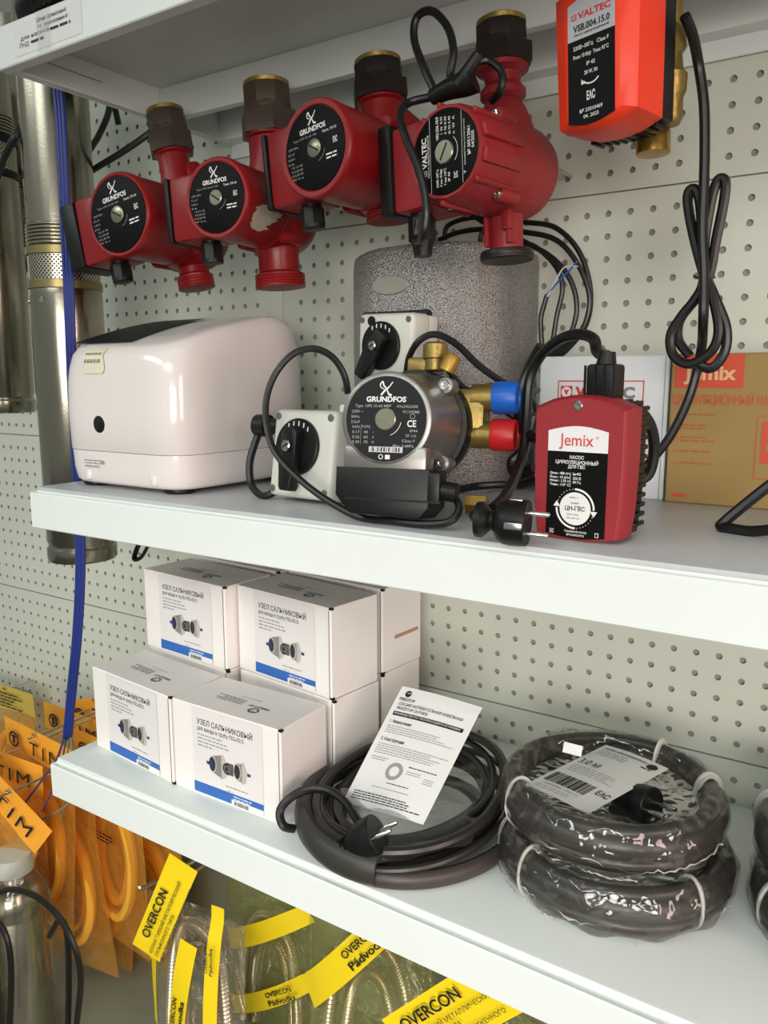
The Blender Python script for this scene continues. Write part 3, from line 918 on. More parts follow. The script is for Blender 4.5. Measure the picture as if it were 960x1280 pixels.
for x, y in ((-0.075, -0.085), (0.07, -0.085), (-0.075, 0.085), (0.07, 0.085)):
    g = G()
    g.lathe([(0.016, 0.0), (0.018, 0.002), (0.018, 0.010)], BLACK, T(x, y, 0), 20)
    g.obj('foot', t)

# ------------------------------------------------------------------ grey foam insulation shell with an actuator
FOAM = bpy.data.materials.new('speckled_foam')
FOAM.use_nodes = True
nt = FOAM.node_tree
b = nt.nodes['Principled BSDF']
tc = nt.nodes.new('ShaderNodeTexCoord')
vo = nt.nodes.new('ShaderNodeTexVoronoi')
vo.inputs['Scale'].default_value = 560
rp = nt.nodes.new('ShaderNodeValToRGB')
rp.color_ramp.elements[0].position = 0.12
rp.color_ramp.elements[0].color = (0.46, 0.445, 0.425, 1)
rp.color_ramp.elements[1].position = 0.75
rp.color_ramp.elements[1].color = (0.17, 0.163, 0.155, 1)
bp = nt.nodes.new('ShaderNodeBump')
bp.inputs['Strength'].default_value = 0.8
bp.inputs['Distance'].default_value = 0.0012
bp.invert = True
nt.links.new(tc.outputs['Object'], vo.inputs['Vector'])
nt.links.new(vo.outputs['Distance'], rp.inputs[0])
nt.links.new(rp.outputs[0], b.inputs['Base Color'])
nt.links.new(vo.outputs['Distance'], bp.inputs['Height'])
nt.links.new(bp.outputs['Normal'], b.inputs['Normal'])
b.inputs['Roughness'].default_value = 0.3
b.inputs['Metallic'].default_value = 0.35
b.inputs['Specular IOR Level'].default_value = 0.8

XL, XR, YF, YB = -0.031, 0.170, -0.158, -0.004
t = thing('insulation_shell', 'tall dark grey speckled foam shell with an oval badge, behind the silver pump', 'insulation shell', T((XL + XR) / 2, YB, SM))
w2 = (XR - XL) / 2
dp = YB - YF
def dplan(k=1.0, n=20):
    rr = 0.070
    pts = [(w2, 0.0)]
    for i in range(n + 1):
        a = PI / 2 * i / n
        pts.append((w2 - rr + rr * math.cos(a), -(dp - 0.085) - 0.085 * math.sin(a)))
    for i in range(n + 1):
        a = PI / 2 + PI / 2 * i / n
        pts.append((-w2 + rr + rr * math.cos(a), -(dp - 0.085) - 0.085 * math.sin(a)))
    pts.append((-w2, 0.0))
    pts = pts[::-1]
    return [(x * k, y * k - (1 - k) * dp * 0.45) for x, y in pts]
HS = 0.275
def srg(k, z): return [(x, y, z - (0.012 * max(0, -x / w2 - 0.2) if z > 0.2 else 0)) for x, y in dplan(k)]
g = G()
loft(g, [srg(0.985, 0.0), srg(1, 0.004), srg(1, HS - 0.014), srg(0.992, HS - 0.006), srg(0.975, HS - 0.001), srg(0.95, HS)], FOAM)
bd = g.obj('foam_body', t, ang=50)
g = G()
X = T(-0.012, -dp - 0.0004, 0.232) @ FY
g.lathe([(1.0, -0.001), (1.0, 0.0010), (0.94, 0.0022), (0.02, 0.0026)], mat('badge_grey', (140, 140, 130), 0.4), X @ Matrix.Diagonal((0.0245, 0.0105, 1, 1)), 36)
g.obj('oval_badge', bd)
g = G()
g.box((-0.005, -dp + 0.010, 0.160), (0.092, 0.026, 0.088), BLACK, 0.004)
g.box((0.036, -dp - 0.004, 0.185), (0.012, 0.012, 0.034), BLACK, 0.002)
g.box((0.012, -dp - 0.002, 0.095), (0.082, 0.018, 0.040), BLACK, 0.012, 3)
g.obj('recess_frame', bd)

def actuator(label, M, s=1.0, lever=200, cat='valve actuator'):
    t = thing('valve_actuator', label, cat, M, 'grey valve actuators')
    a, d, h = 0.0390 * s, 0.052 * s, 0.0410 * s
    g = G()
    g.box((0, 0, 0), (2 * a, d * 0.62, 2 * h), LGREY, 0.006 * s, 3)
    g.box((0, d * 0.42, 0), (1.93 * a, d * 0.4, 1.93 * h), LGREY, 0.004 * s, 2)
    bd = g.obj('housing', t)
    y0 = -d * 0.31
    for x, z in ((-1, 1), (1, 1), (-1, -1), (1, -1)):
        g = G()
        X = T(x * a * 0.83, y0, z * h * 0.83) @ FY
        g.lathe([(0.0036 * s, 0.0002), (0.0028 * s, 0.0004), (0.0026 * s, -0.001), (0.0004, -0.001)], mat('grey_screw', (130, 135, 130), 0.35, metal=0.8), X, 16)
        g.obj('screw', t)
    X = T(-0.004 * s, y0, 0.006 * s) @ FY
    g = G()
    g.lathe([(0.0262 * s, -0.001), (0.0262 * s, 0.003 * s), (0.0250 * s, 0.0042 * s), (0.001, 0.0042 * s)], BLACK, X, 44)
    for k in range(5):
        A = R(118 - 17 * k)
        g.box((0.0215 * s * math.cos(A), 0.0215 * s * math.sin(A), 0.0044 * s), (0.0012 * s, 0.0042 * s, 0.0004), PRINTW, X=X @ Matrix.Rotation(0, 4, 'Z'))
    dial = g.obj('dial', t)
    g = G()
    X2 = X @ Matrix.Rotation(R(lever), 4, 'Z') @ Matrix.Diagonal((0.85, 0.95, 0.9, 1))
    g.prism([(-0.011 * s, -0.014 * s), (-0.006 * s, -0.018 * s), (0.006 * s, -0.018 * s), (0.011 * s, -0.014 * s), (0.0115 * s, 0.012 * s), (0.0085 * s, 0.040 * s), (0.006 * s, 0.043 * s), (-0.006 * s, 0.043 * s), (-0.0085 * s, 0.040 * s), (-0.0115 * s, 0.012 * s)], 0.0042 * s, 0.0165 * s, BLACK, X2, 0.002 * s)
    g.obj('lever', dial)
    g = G()
    g.lathe([(0.0052 * s, 0.0160 * s), (0.0052 * s, 0.0172 * s), (0.0042 * s, 0.0180 * s), (0.0004, 0.0180 * s)], CHROME, X, 20)
    g.box((0, 0, 0.0181 * s), (0.007 * s, 0.0011 * s, 0.0004), BLACK, X=X @ Matrix.Rotation(R(30), 4, 'Z'))
    g.obj('screw', dial)
    return t
c = at(497, 440, -0.182)
a1 = actuator('light grey actuator with a black lever knob fixed on the speckled foam shell', T(c.x, -0.190, c.z) @ rz(-6) @ ry(1.5), 0.98, 146)
g = G()
g.lathe([(0.0052, 0.0), (0.0052, 0.0006)], BLACK, T(-0.018, -0.0165, 0.032) @ FY, 20)
g.obj('knockout_plug', a1)
c = at(379, 571, -0.288)
a2 = actuator('light grey actuator lying on the shelf beside the white machine, its black lever pointing down', T(c.x, -0.272, SM + 0.0493) @ rz(-4) @ rx(-9), 1.13, 179)
g = G(T(0.036, 0.002, 0.046))
g.lathe([(0.005, 0), (0.005, 0.006), (0.004, 0.008)], LGREY, n=16)
g.obj('cap', a2)

# ------------------------------------------------------------------ silver and brass pump
SILV = mat('silver_paint', (140, 137, 131), 0.33, metal=0.7, bump=0.03, bscale=500)
c = at(482, 524, -0.345)
M = T(c.x, c.y, c.z) @ rz(13) @ rx(-7)
t = thing('heating_pump', 'silver and black pump with brass ports capped blue and red, lying before the foam shell', 'pump', M)
rm = 0.0425
g = G()
g.lathe([(0.0490, 0.078), (0.0490, 0.070), (0.0465, 0.060), (0.0432, 0.020), (rm, 0.004), (rm - 0.0008, 0.001), (rm - 0.003, 0.0), (0.0376, 0.0), (0.0370, 0.0012)][::1], SILV, cols((1, 0, 0), (0, 0, 1), (0, 1, 0)), 52)
for a in (45, 135, 225, 315):
    X = cols((1, 0, 0), (0, 0, 1), (0, 1, 0)) @ T(0.051 * math.cos(R(a)), 0.051 * math.sin(R(a)), 0)
    g.lathe([(0.0082, 0.078), (0.0082, 0.060), (0.0072, 0.058), (0.001, 0.058)], SILV, X, 18)
g.box((0, 0.012, -0.036), (0.078, 0.024, 0.026), SILV, 0.003)
mo = g.obj('motor_housing', t)
for a in (45, 135, 225, 315):
    X = cols((1, 0, 0), (0, 0, 1), (0, 1, 0)) @ T(0.051 * math.cos(R(a)), 0.051 * math.sin(R(a)), 0.0575)
    g = G(X)
    g.lathe([(0.0052, 0.001), (0.0052, -0.0035), (0.0044, -0.0042), (0.0026, -0.0042), (0.0024, -0.002), (0.0003, -0.002)], CHROME, n=18)
    g.obj('screw', mo)
X = T(0, 0, 0) @ FY
g = G()
g.lathe([(0.0373, -0.002), (0.0373, 0.0004), (0.0100, 0.0004)], mat('charcoal_label', (34, 36, 37), 0.5, spec=0.15), X, 48)
swirl(g, 0, 0.0268, 0.0118, PRINTW, X)
g.text('GRUNDFOS', 0, 0.0174, 0.0046, PRINTW, X, 0.0006, 0.035, 0.037)
g.text("'", 0.0195, 0.0190, 0.0015, PRINTW, X, 0.0006)
for i, (a, x, al, wd) in enumerate((('Type  UPS 15-60 MBP', -0.029, 'L', 0.034), ('230V ~', -0.032, 'L', 0.011), ('50Hz', -0.0325, 'L', 0.008), ('2.5uF', -0.0325, 'L', 0.0085))):
    g.text(a, x, 0.0112 - 0.0046 * i, 0.0025, PRINTG, X, 0.0006, 0.01, wd, al)
for i, (a, x, wd) in enumerate((('P/N:59526508', 0.0295, 0.019), ('PC:1039MB', 0.0312, 0.015))): g.text(a, x, 0.0112 - 0.0046 * i, 0.0024, PRINTG, X, 0.0006, 0.01, wd, 'R')
g.text('CE', 0.0245, -0.0035, 0.0058, PRINTW, X, 0.0006, 0.02, 0.0082)
g.disc(0.0250, 0.0028, 0.0024, PRINTG, X, 0.0006, 14, 0.0019)
for i, (a, wd) in enumerate((('IP44', 0.007), ('TF 110', 0.010), ('Class F', 0.012), ('Max. 0.6MPa', 0.019))): g.text(a, 0.0300 - 0.0010 * i, -0.0098 - 0.0044 * i, 0.0024, PRINTG, X, 0.0006, 0.01, wd, 'R')
for i in range(4):
    g.text(('In(A)', '0.17', '0.26', '0.30')[i], -0.0275, -0.0072 - 0.0044 * i, 0.0025, PRINTG, X, 0.0006, 0.01, 0.007)
    g.text(('P1(W)', '40', '60', '70')[i], -0.0180, -0.0072 - 0.0044 * i, 0.0025, PRINTG, X, 0.0006, 0.01, (0.008, 0.004, 0.004, 0.004)[i])
    g.text(('', 'I', 'II', 'III')[i] or '.', -0.0110, -0.0072 - 0.0044 * i, 0.0022, PRINTG, X, 0.0006)
g.rect(-0.0228, -0.0225, -0.0225, -0.0050, PRINTG, X, 0.0006)
g.rect(-0.0145, 0.0170, -0.0290, -0.0242, PRINTW, X, 0.0006)
g.barcode(-0.0135, 0.0160, -0.0286, -0.0246, PRINTK, X, 0.0008)
g.disc(-0.003, -0.0330, 0.0022, PRINTW, X, 0.0006, 14, 0.0015)
g.rect(0.001, 0.0055, -0.0350, -0.0312, PRINTW, X, 0.0006)
g.disc(0, 0, 0.0150, PRINTW, X, 0.0006, 14, 0.0145, R(-70), R(-10))
o = g.obj('name_plate', t)
o['label'] = 'round charcoal name plate with white print'
g = G()
g.lathe([(0.0098, -0.004), (0.0098, 0.001), (0.0090, 0.0016), (0.0004, 0.0016)], PLUGM, X, 28)
g.box((0, 0, 0.0017), (0.015, 0.0014, 0.0003), CHROME, X=X @ Matrix.Rotation(R(-28), 4, 'Z'))
g.obj('vent_screw', t)
g = G()
tw = [(-0.0440, -0.0430), (0.0440, -0.0430), (0.0440, -0.0760), (0.0360, -0.0860), (-0.0300, -0.0840), (-0.0440, -0.0680)]
g.prism([(a, b_) for a, b_ in tw][::-1], -0.046, 0.005, BLACK, X, 0.0025)
g.box((0.010, -0.0045, -0.0705), (0.088, 0.0012, 0.002), BLACK)
tb = g.obj('terminal_box', t)
g = G()
g.box((0.0475, 0.006, -0.058), (0.012, 0.022, 0.026), BLACK, 0.002)
g.cyl((0.050, 0.006, -0.060), (0.066, 0.006, -0.062), 0.0085, BLACK)
g.obj('cable_gland', tb)
g = G()
YC = cols((1, 0, 0), (0, 0, 1), (0, 1, 0))
g.lathe([(0.047, 0.0785), (0.053, 0.0790), (0.054, 0.082), (0.054, 0.098), (0.050, 0.100)], BLACK, YC, 48)
g.obj('seal_ring', t)
g = G()
g.lathe([(0.052, 0.1002), (0.054, 0.104), (0.050, 0.114), (0.030, 0.128)], OLDBR, YC, 40)
g.box((0.035, 0.112, 0.012), (0.060, 0.028, 0.052), OLDBR, 0.006)
g.cyl((0.050, 0.110, 0.030), (0.075, 0.110, 0.030), 0.0135, OLDBR)
g.cyl((0.050, 0.110, -0.006), (0.073, 0.110, -0.006), 0.0135, OLDBR)
g.box((0.0, 0.105, 0.058), (0.030, 0.024, 0.020), OLDBR, 0.004)
mf = g.obj('manifold', t)
for z, m_, nm in ((0.030, mat('blue_cap', (22, 96, 196), 0.4), 'blue end cap'), (-0.006, mat('red_cap', (196, 26, 26), 0.4), 'red end cap')):
    g = G(T(0.071, 0.110, z) @ FX @ Matrix.Rotation(0, 4, 'Z'))
    g.lathe([(0.0152, 0.0), (0.0158, 0.002), (0.0158, 0.020), (0.0146, 0.0235), (0.012, 0.0235), (0.0115, 0.022), (0.0003, 0.022)], m_, n=28)
    o = g.obj('end_cap', t)
    o['label'] = nm
g = G()
g.lathe([(0.0095, 0.052), (0.0095, 0.062), (0.0120, 0.063), (0.0120, 0.076), (0.0095, 0.078), (0.004, 0.078)], OLDBR, T(0.020, 0.075, 0), 24)
g.obj('vent_fitting', t)
g = G()
g.lathe([(0.008, 0), (0.008, 0.012), (0.006, 0.016)], mat('yellow_brass_cap', (160, 128, 48), 0.4, metal=0.5), T(0.036, 0.06, 0.050) @ ry(25), 20)
g.obj('hex_cap', t)
g = G()
g.prism(hexagon(0.010), 0, 0.020, BRASS, T(0.055, 0.085, -0.074) @ FX, 0.001)
g.obj('drain_fitting', t)
bpy.context.view_layer.update()
def c3(*l): return [at(a, b, y) for a, b, y in l]
def c3m(*l):
    return [Vector((p.x, p.y, max(p.z, SM + 0.0042))) for p in c3(*l)]
cord(c3m((553, 618, -0.325), (568, 622, -0.328), (574, 636, -0.335), (562, 652, -0.343), (530, 659, -0.345), (490, 659, -0.346), (450, 650, -0.345), (410, 626, -0.340), (372, 597, -0.335), (345, 567, -0.330), (334, 535, -0.322), (333, 500, -0.315), (344, 468, -0.305), (366, 443, -0.295), (392, 436, -0.285), (415, 446, -0.278), (430, 468, -0.272), (435, 492, -0.268)), 0.0035, t)
g = G(a2.matrix_world.inverted())
g.tube(c3m((326, 536, -0.262), (318, 556, -0.268), (312, 580, -0.275), (314, 605, -0.280), (324, 618, -0.286), (334, 622, -0.288)) + [Vector((-0.004, -0.280, SM + 0.012))], 0.0042, RUBBER)
g.obj('cord', a2)
g = G(a2.matrix_world.inverted())
kp = at(326, 532, -0.262)
g.cyl((-0.006, -0.262, kp.z), (kp.x + 0.012, -0.262, kp.z), 0.0085, BLACK)
g.cyl((kp.x + 0.012, -0.262, kp.z), (kp.x - 0.004, -0.262, kp.z), 0.0125, BLACK)
g.obj('rear_knob', a2)
g = G(a1.matrix_world.inverted())
g.tube(c3((508, 468, -0.215), (512, 445, -0.225), (525, 425, -0.228), (545, 418, -0.222), (570, 430, -0.215), (600, 458, -0.205), (632, 480, -0.19), (662, 498, -0.165), (676, 520, -0.13)), 0.0035, RUBBER)
g.obj('cord', a1)
g = G(a1.matrix_world.inverted())
g.tube(c3((553, 440, -0.185), (560, 462, -0.190), (580, 485, -0.185), (610, 500, -0.18), (640, 520, -0.17), (668, 540, -0.145)), 0.0032, RUBBER)
g.obj('cord', a1)
g = G(t.matrix_world.inverted())
g.tube(c3((566, 500, -0.235), (590, 488, -0.215), (620, 483, -0.20), (650, 488, -0.175), (672, 488, -0.13)), 0.0035, RUBBER)
g.obj('cord', t)

cord(c3m((572, 612, -0.235), (595, 608, -0.215), (625, 606, -0.205), (655, 606, -0.205), (685, 592, -0.21)), 0.0040, t)

# ------------------------------------------------------------------ the crimson pump with its mains plug
o = at(724, 600, -0.322)
M = T(o.x - 0.002, -0.322, SM) @ rz(-4)
t = thing('crimson_pump', 'crimson plastic pump with a white and black plate standing at the shelf edge', 'pump', M)
def jring(w2, h, z, k=0.010):
    return [(-w2 * 0.90, 0.004, z), (-w2 * 0.4, 0.0005, z), (w2 * 0.4, 0.0005, z), (w2 * 0.90, 0.004, z), (w2 * 0.97, h * 0.25, z), (w2, h * 0.55, z), (w2, h - k, z), (w2 * 0.62, h - k * 0.35, z), (w2 * 0.2, h - k * 0.03, z), (-w2 * 0.2, h - k * 0.03, z), (-w2 * 0.62, h - k * 0.35, z), (-w2, h - k, z), (-w2, h * 0.55, z), (-w2 * 0.97, h * 0.25, z)]
HJ = 0.1165
g = G()
def mv(r_, dx): return [(a + dx, b_, c_) for a, b_, c_ in r_]
loft(g, [jring(0.0400, HJ, -0.028), jring(0.0403, HJ, -0.006), jring(0.0372, HJ - 0.002, 0.0), jring(0.0365, HJ - 0.0025, 0.0006)], JRED, FY)
fc = g.obj('front_cover', t)
g = G()
loft(g, [jring(0.0355, HJ - 0.003, -0.052), jring(0.0370, HJ - 0.001, -0.028)], BLACK, FY)
for k in range(13):
    g.box((0.0365, 0.040, 0.012 + k * 0.0078), (0.0035, 0.022, 0.0036), BLACK, 0.0008)
for k in range(8):
    g.box((-0.030 + k * 0.0085, 0.044, HJ - 0.003 - 0.0012 * abs(k - 3.5)), (0.0036, 0.022, 0.004), BLACK, 0.0008)
g.obj('rear_cover', t)
g = G()
X = T(0, -0.0009, 0) @ FY
lw, LB, LHT = 0.0252, 0.0016, 0.0905
def V(v): return LB + v * LHT
top = arc_top(lw, -lw, V(0.955), V(1.0) - V(0.955))
g.prism([(-lw, V(0.775)), (lw, V(0.775))] + top, 0, 0.0003, PAPER, X)
g.prism(arc_top(-lw, lw, V(0.03), -0.0025) + [(lw, V(0.775)), (-lw, V(0.775))], 0, 0.0003, LABK, X)
Z = 0.0006
g.text('Jemix', -0.001, V(0.862), 0.0098, mat('coral_print', (206, 78, 72), 0.5), X, Z, 0.008, 0.0290)
g.text('®', 0.0165, V(0.905), 0.0022, REDP, X, Z)
g.text('НАСОС', 0, V(0.728), 0.0026, PRINTW, X, Z, 0.02, 0.0120)
g.text('ЦИРКУЛЯЦИОННЫЙ', 0, V(0.684), 0.0028, PRINTW, X, Z, 0.02, 0.0360)
g.text('ДЛЯ ГВС', 0, V(0.642), 0.0026, PRINTW, X, Z, 0.02, 0.0145)
for i, a in enumerate(('Qmax : 480 л/ч', 'Pmax : 10 атм', 'Hmax : 1,35 м', 'Tmax : 110° C')): g.text(a, -0.0225, V(0.578 - 0.0330 * i), 0.0020, PRINTW, X, Z, 0.02, 0.0170, 'L')
for i, a in enumerate(('Ip42', '220 В', '50 Гц')): g.text(a, -0.0028, V(0.578 - 0.036 * i), 0.0020, PRINTW, X, Z, 0.02, 0.0068, 'L')
g.rect(-0.0050, -0.0047, V(0.462), V(0.595), PRINTW, X, Z)
cy = V(0.272)
g.disc(0, cy, 0.0133, PRINTW, X, Z, 36)
g.disc(0, cy, 0.0166, PRINTW, X, Z, 20, 0.0150, R(0), R(92))
g.disc(0, cy, 0.0166, PRINTW, X, Z, 20, 0.0150, R(180), R(272))
for ex, ey, sg in ((0.0158, cy - 0.001, -1), (-0.0158, cy + 0.001, 1)):
    g.add([(ex - 0.0030, ey, Z), (ex + 0.0030, ey, Z), (ex, ey + 0.0046, Z)] if sg > 0 else [(ex + 0.0030, ey, Z), (ex - 0.0030, ey, Z), (ex, ey - 0.0046, Z)], [(0, 1, 2)], PRINTW, X)
for k in range(8):
    for q in (98, -82):
        A = R(q + 10 * k)
        g.disc(0.0158 * math.cos(A), cy + 0.0158 * math.sin(A), 0.0004, PRINTW, X, Z, 8)
g.text('ЦН-ГВС', 0, cy, 0.0036, PRINTK, X, Z + 0.0002, 0.02, 0.0170)
g.text('модель', 0, cy + 0.0044, 0.0016, PRINTK, X, Z + 0.0002, 0.01, 0.0070)
g.lines(-0.005, cy + 0.0085, 0.010, 1, 0.004, 0.0010, PRINTG, X, Z + 0.0002)
g.lines(-0.007, cy - 0.0052, 0.014, 2, 0.0030, 0.0009, PRINTG, X, Z + 0.0002)
g.text('Серийный номер', 0.001, V(0.066), 0.0018, PRINTW, X, Z, 0.01, 0.0190)
g.text('№220055972', 0.001, V(0.036), 0.0017, PRINTW, X, Z, 0.01, 0.0150)
gost(g, -0.0195, V(0.055), 0.0034, PRINTW, X, Z)
g.rect(0.0175, 0.0205, V(0.035), V(0.075), PRINTW, X, Z)
g.rect(0.0180, 0.0200, V(0.040), V(0.070), LABK, X, Z + 0.0002)
g.obj('name_plate', t)['label'] = 'white and black printed name plate'
g = G()
g.lathe([(0.0040, -0.001), (0.0040, 0.0012), (0.0032, 0.0018), (0.0018, 0.0018), (0.0015, 0.0008), (0.0002, 0.0008)], CHROME, T(-0.001, 0, 0.1080) @ FY, 18)
g.obj('screw', fc)
g = G()
g.box((0.008, 0.030, HJ + 0.010), (0.024, 0.024, 0.028), BLACK, 0.003)
for x in (-0.004, 0.004, 0.012, 0.020): g.box((x + 0.000, 0.0175, HJ + 0.010), (0.0015, 0.002, 0.026), BLACK)
g.cyl((0.008, 0.030, HJ + 0.022), (0.009, 0.030, HJ + 0.034), 0.0085, BLACK, 0.006)
g.obj('cable_gland', t)
g = G()
g.lathe([(0.009, 0.0), (0.009, 0.094)], BRASS, T(0.0, 0.066, 0.010), 20)
g.lathe([(0.022, 0.058), (0.024, 0.060), (0.024, 0.072)], BRASS, T(0, 0, 0.060) @ cols((1, 0, 0), (0, 0, 1), (0, 1, 0)), 24)
g.obj('brass_pipe', t)
bpy.context.view_layer.update()
Pj = M @ Vector((0.0088, 0.030, HJ + 0.030))
cord([Pj] + c3m((747, 440, -0.265), (742, 424, -0.255), (725, 418, -0.240), (700, 424, -0.22), (676, 445, -0.20), (662, 475, -0.195), (658, 520, -0.20), (655, 560, -0.215), (648, 585, -0.235), (640, 605, -0.262), (630, 622, -0.290), (616, 636, -0.315)), 0.0050, t)
cord(c3m((676, 432, -0.19), (660, 462, -0.185), (648, 500, -0.19), (652, 535, -0.20), (672, 548, -0.215), (700, 540, -0.235)), 0.0050, t)
cord(c3m((668, 520, -0.19), (655, 560, -0.195), (640, 578, -0.20), (646, 592, -0.205), (668, 585, -0.21)), 0.0055, t)
cord(c3((792, 505, -0.245), (812, 530, -0.235), (818, 560, -0.225), (812, 590, -0.222), (800, 600, -0.225)), 0.0050, t)
# moulded mains plug: cap, grip, clip, two pins
pa = atz(613, 683, SM)
cp = atz(643, 653, SM + 0.0178)
Xp = cols((0.97, 0.20, -0.02), (0.02, 0.02, 1.0), (0.20, -0.97, 0.0), cp) @ Matrix.Scale(0.86, 4)
g = G(t.matrix_world.inverted() @ Xp)
LX = cols((0, 1, 0), (0, 0, 1), (1, 0, 0))
g.lathe([(0.0085, -0.036), (0.0165, -0.0355), (0.0170, -0.030), (0.0090, -0.022), (0.0095, -0.019), (0.0180, -0.014), (0.0210, -0.008), (0.0212, 0.0115), (0.0205, 0.0125)], BLACK, LX, 32)
pg = g.obj('plug', t)
g = G(t.matrix_world.inverted() @ Xp)
g.box((0.003, 0.0, 0.0206), (0.016, 0.0060, 0.0024), CHROME, 0.0004)
g.obj('grip_plate', pg)
for s_ in (-1, 1):
    g = G(t.matrix_world.inverted() @ Xp)
    g.box((0.001, 0.0207 * s_, 0.0), (0.012, 0.0018, 0.006), CHROME, 0.0004)
    g.obj('earth_clip', pg)
for s_ in (-1, 1):
    g = G(t.matrix_world.inverted() @ Xp)
    g.lathe([(0.0024, 0.012), (0.0024, 0.0305), (0.0016, 0.0318)], CHROME, T(0, s_ * 0.0095, 0) @ LX, 14)
    g.obj('pin', pg)
cord([Xp @ Vector((-0.033, 0, 0)), Xp @ Vector((-0.040, 0.002, -0.008)), at(612, 640, -0.315)], 0.0046, t)

# ------------------------------------------------------------------ the two cartons at the back of the shelf
def flat_box(g, w_, d_, h_, m, b=0.0015):
    g.box((w_ / 2, d_ / 2, h_ / 2), (w_, d_, h_), m, b, 1)
M = T(0.2005, -0.066, SM)
t = thing('carton', 'white carton with a red framed pump logo standing against the pegboard', 'box', M)
g = G()
flat_box(g, 0.1435, 0.060, 0.1530, mat('bluish_white_carton', (212, 216, 218), 0.5))
g.box((0.1395, -0.0003, 0.0765), (0.0008, 0.0006, 0.151), PRINTG)
g.obj('carton_body', t)
g = G()
X = T(0, -0.0002, 0) @ FY
Z = 0.0003
def frame_line(g, x0, x1, y0, y1, wv, m, X, Z):
    g.rect(x0, x1, y1 - wv, y1, m, X, Z)
    g.rect(x0, x1, y0, y0 + wv, m, X, Z)
    g.rect(x0, x0 + wv, y0, y1, m, X, Z)
    g.rect(x1 - wv, x1, y0, y1, m, X, Z)
frame_line(g, 0.0225, 0.1185, 0.045, 0.1265, 0.0012, REDP, X, Z)
g.rect(0.0260, 0.0395, 0.1070, 0.1205, REDP, X, Z)
g.disc(0.03275, 0.11375, 0.0058, PAPER, X, Z + 0.0002, 24)
g.text('v', 0.03275, 0.1137, 0.0075, REDP, X, Z + 0.0004, 0.05)
g.text('VAL', 0.0580, 0.1135, 0.0115, REDP, X, Z, 0.05, 0.030)
g.text('TEC', 0.0920, 0.1135, 0.0115, mat('grey_logo', (120, 120, 118), 0.5), X, Z, 0.05, 0.034)
g.lines(0.0360, 0.1025, 0.070, 1, 0.004, 0.0016, PRINTK, X, Z)
g.obj('printed_front', t)
KRAFT = mat('kraft_board', (150, 124, 70), 0.6, bump=0.08, bscale=200, vary=0.06, vscale=20)
M = T(0.3475, -0.072, SM) @ rz(-1)
t = thing('carton', 'brown carton with coral pump printing beside the white one', 'box', M)
g = G()
flat_box(g, 0.190, 0.065, 0.1535, KRAFT)
g.obj('carton_body', t)
g = G()
CORAL = mat('coral_ink', (196, 74, 48), 0.55)
FADE = mat('faded_ink', (166, 88, 44), 0.6)
g.rect(0.0040, 0.0700, 0.1190, 0.1525, CORAL, X, Z)
g.text('Jemix', 0.0380, 0.1320, 0.0140, mat('kraft_light', (214, 176, 130), 0.6), X, Z + 0.0002, 0.03, 0.0500)
g.text('ЦИРКУЛЯЦИОННЫЙ НАСОС', 0.0030, 0.1080, 0.0098, CORAL, X, Z, 0.006, 0.1080, 'L')
g.text('ЦН', 0.0950, 0.1330, 0.0150, CORAL, X, Z, 0.02, 0.0220, 'L')
for i in range(5):
    yy = 0.0920 - i * 0.0125
    g.disc(0.0090, yy, 0.0016, CORAL, X, Z, 14, 0.0011)
    g.lines(0.0130, yy - 0.0005 + 0.0016 * (i in (1, 2)), 0.034, 2 if i in (1, 2) else 1, 0.0034, 0.0017, FADE, X, Z, seed=i + 2)
g.obj('printed_front', t)
g = G()
g.rect(0.0850, 0.1180, 0.0920, 0.0928, CORAL, X, Z)
g.rect(0.0850, 0.1180, 0.0300, 0.0308, CORAL, X, Z)
g.rect(0.0850, 0.0858, 0.0308, 0.0920, CORAL, X, Z)
g.rect(0.1172, 0.1180, 0.0308, 0.0920, CORAL, X, Z)
g.rect(0.0900, 0.1130, 0.0460, 0.0870, CORAL, X, Z)
g.text('Jemix', 0.1015, 0.0820, 0.0035, KRAFT, X, Z + 0.0002, 0.02, 0.0150)
g.disc(0.1015, 0.0620, 0.0070, KRAFT, X, Z + 0.0002, 24, 0.0040)
g.disc(0.1015, 0.0620, 0.0035, KRAFT, X, Z + 0.0002, 24)
g.obj('printed_picture', t)
g = G()
g.rect(0.0080, 0.0225, 0.0065, 0.0100, CORAL, X, Z)
g.obj('printed_patch', t)

# stray cord at the right end of the shelf, and the coil of thin cable on the pegboard
g = G()
g.tube(c3m((985, 590, -0.20), (955, 612, -0.205), (925, 636, -0.21), (905, 653, -0.215), (901, 661, -0.216), (912, 666, -0.22), (940, 664, -0.225), (985, 660, -0.235)), 0.0048, RUBBER)
tag(g.obj('black_cord'), 'loose end of a black cord bent back on the shelf before the brown carton', 'cord')
t = thing('cable_coil', 'hanging coil of thin black cable with bared blue and white wires', 'cable coil', T(0.20, -0.03, 0.5))
bpy.context.view_layer.update()
cY = -0.045
for k, l in enumerate(([(556, 300), (560, 282), (590, 272), (630, 276), (660, 278), (695, 285), (724, 315), (738, 362), (733, 405), (708, 438), (690, 450), (682, 456)],
          [(548, 300), (575, 290), (612, 286), (655, 290), (695, 300), (722, 330), (737, 372), (728, 412), (704, 436), (688, 446), (680, 450)],
          [(600, 310), (603, 290), (620, 283), (655, 302), (690, 322), (713, 350), (721, 385), (713, 418), (700, 434), (686, 444), (678, 448)],
          [(560, 268), (580, 262), (600, 275), (640, 300), (668, 308), (694, 332), (703, 360), (696, 395), (690, 430), (682, 452)],
          [(680, 446), (677, 425), (676, 400), (679, 385), (684, 368)])):
    g = G(t.matrix_world.inverted())
    g.tube([at(a, b_, cY - 0.006 * (k % 3)) for a, b_ in l], 0.0030, RUBBER)
    g.obj('loop', t)
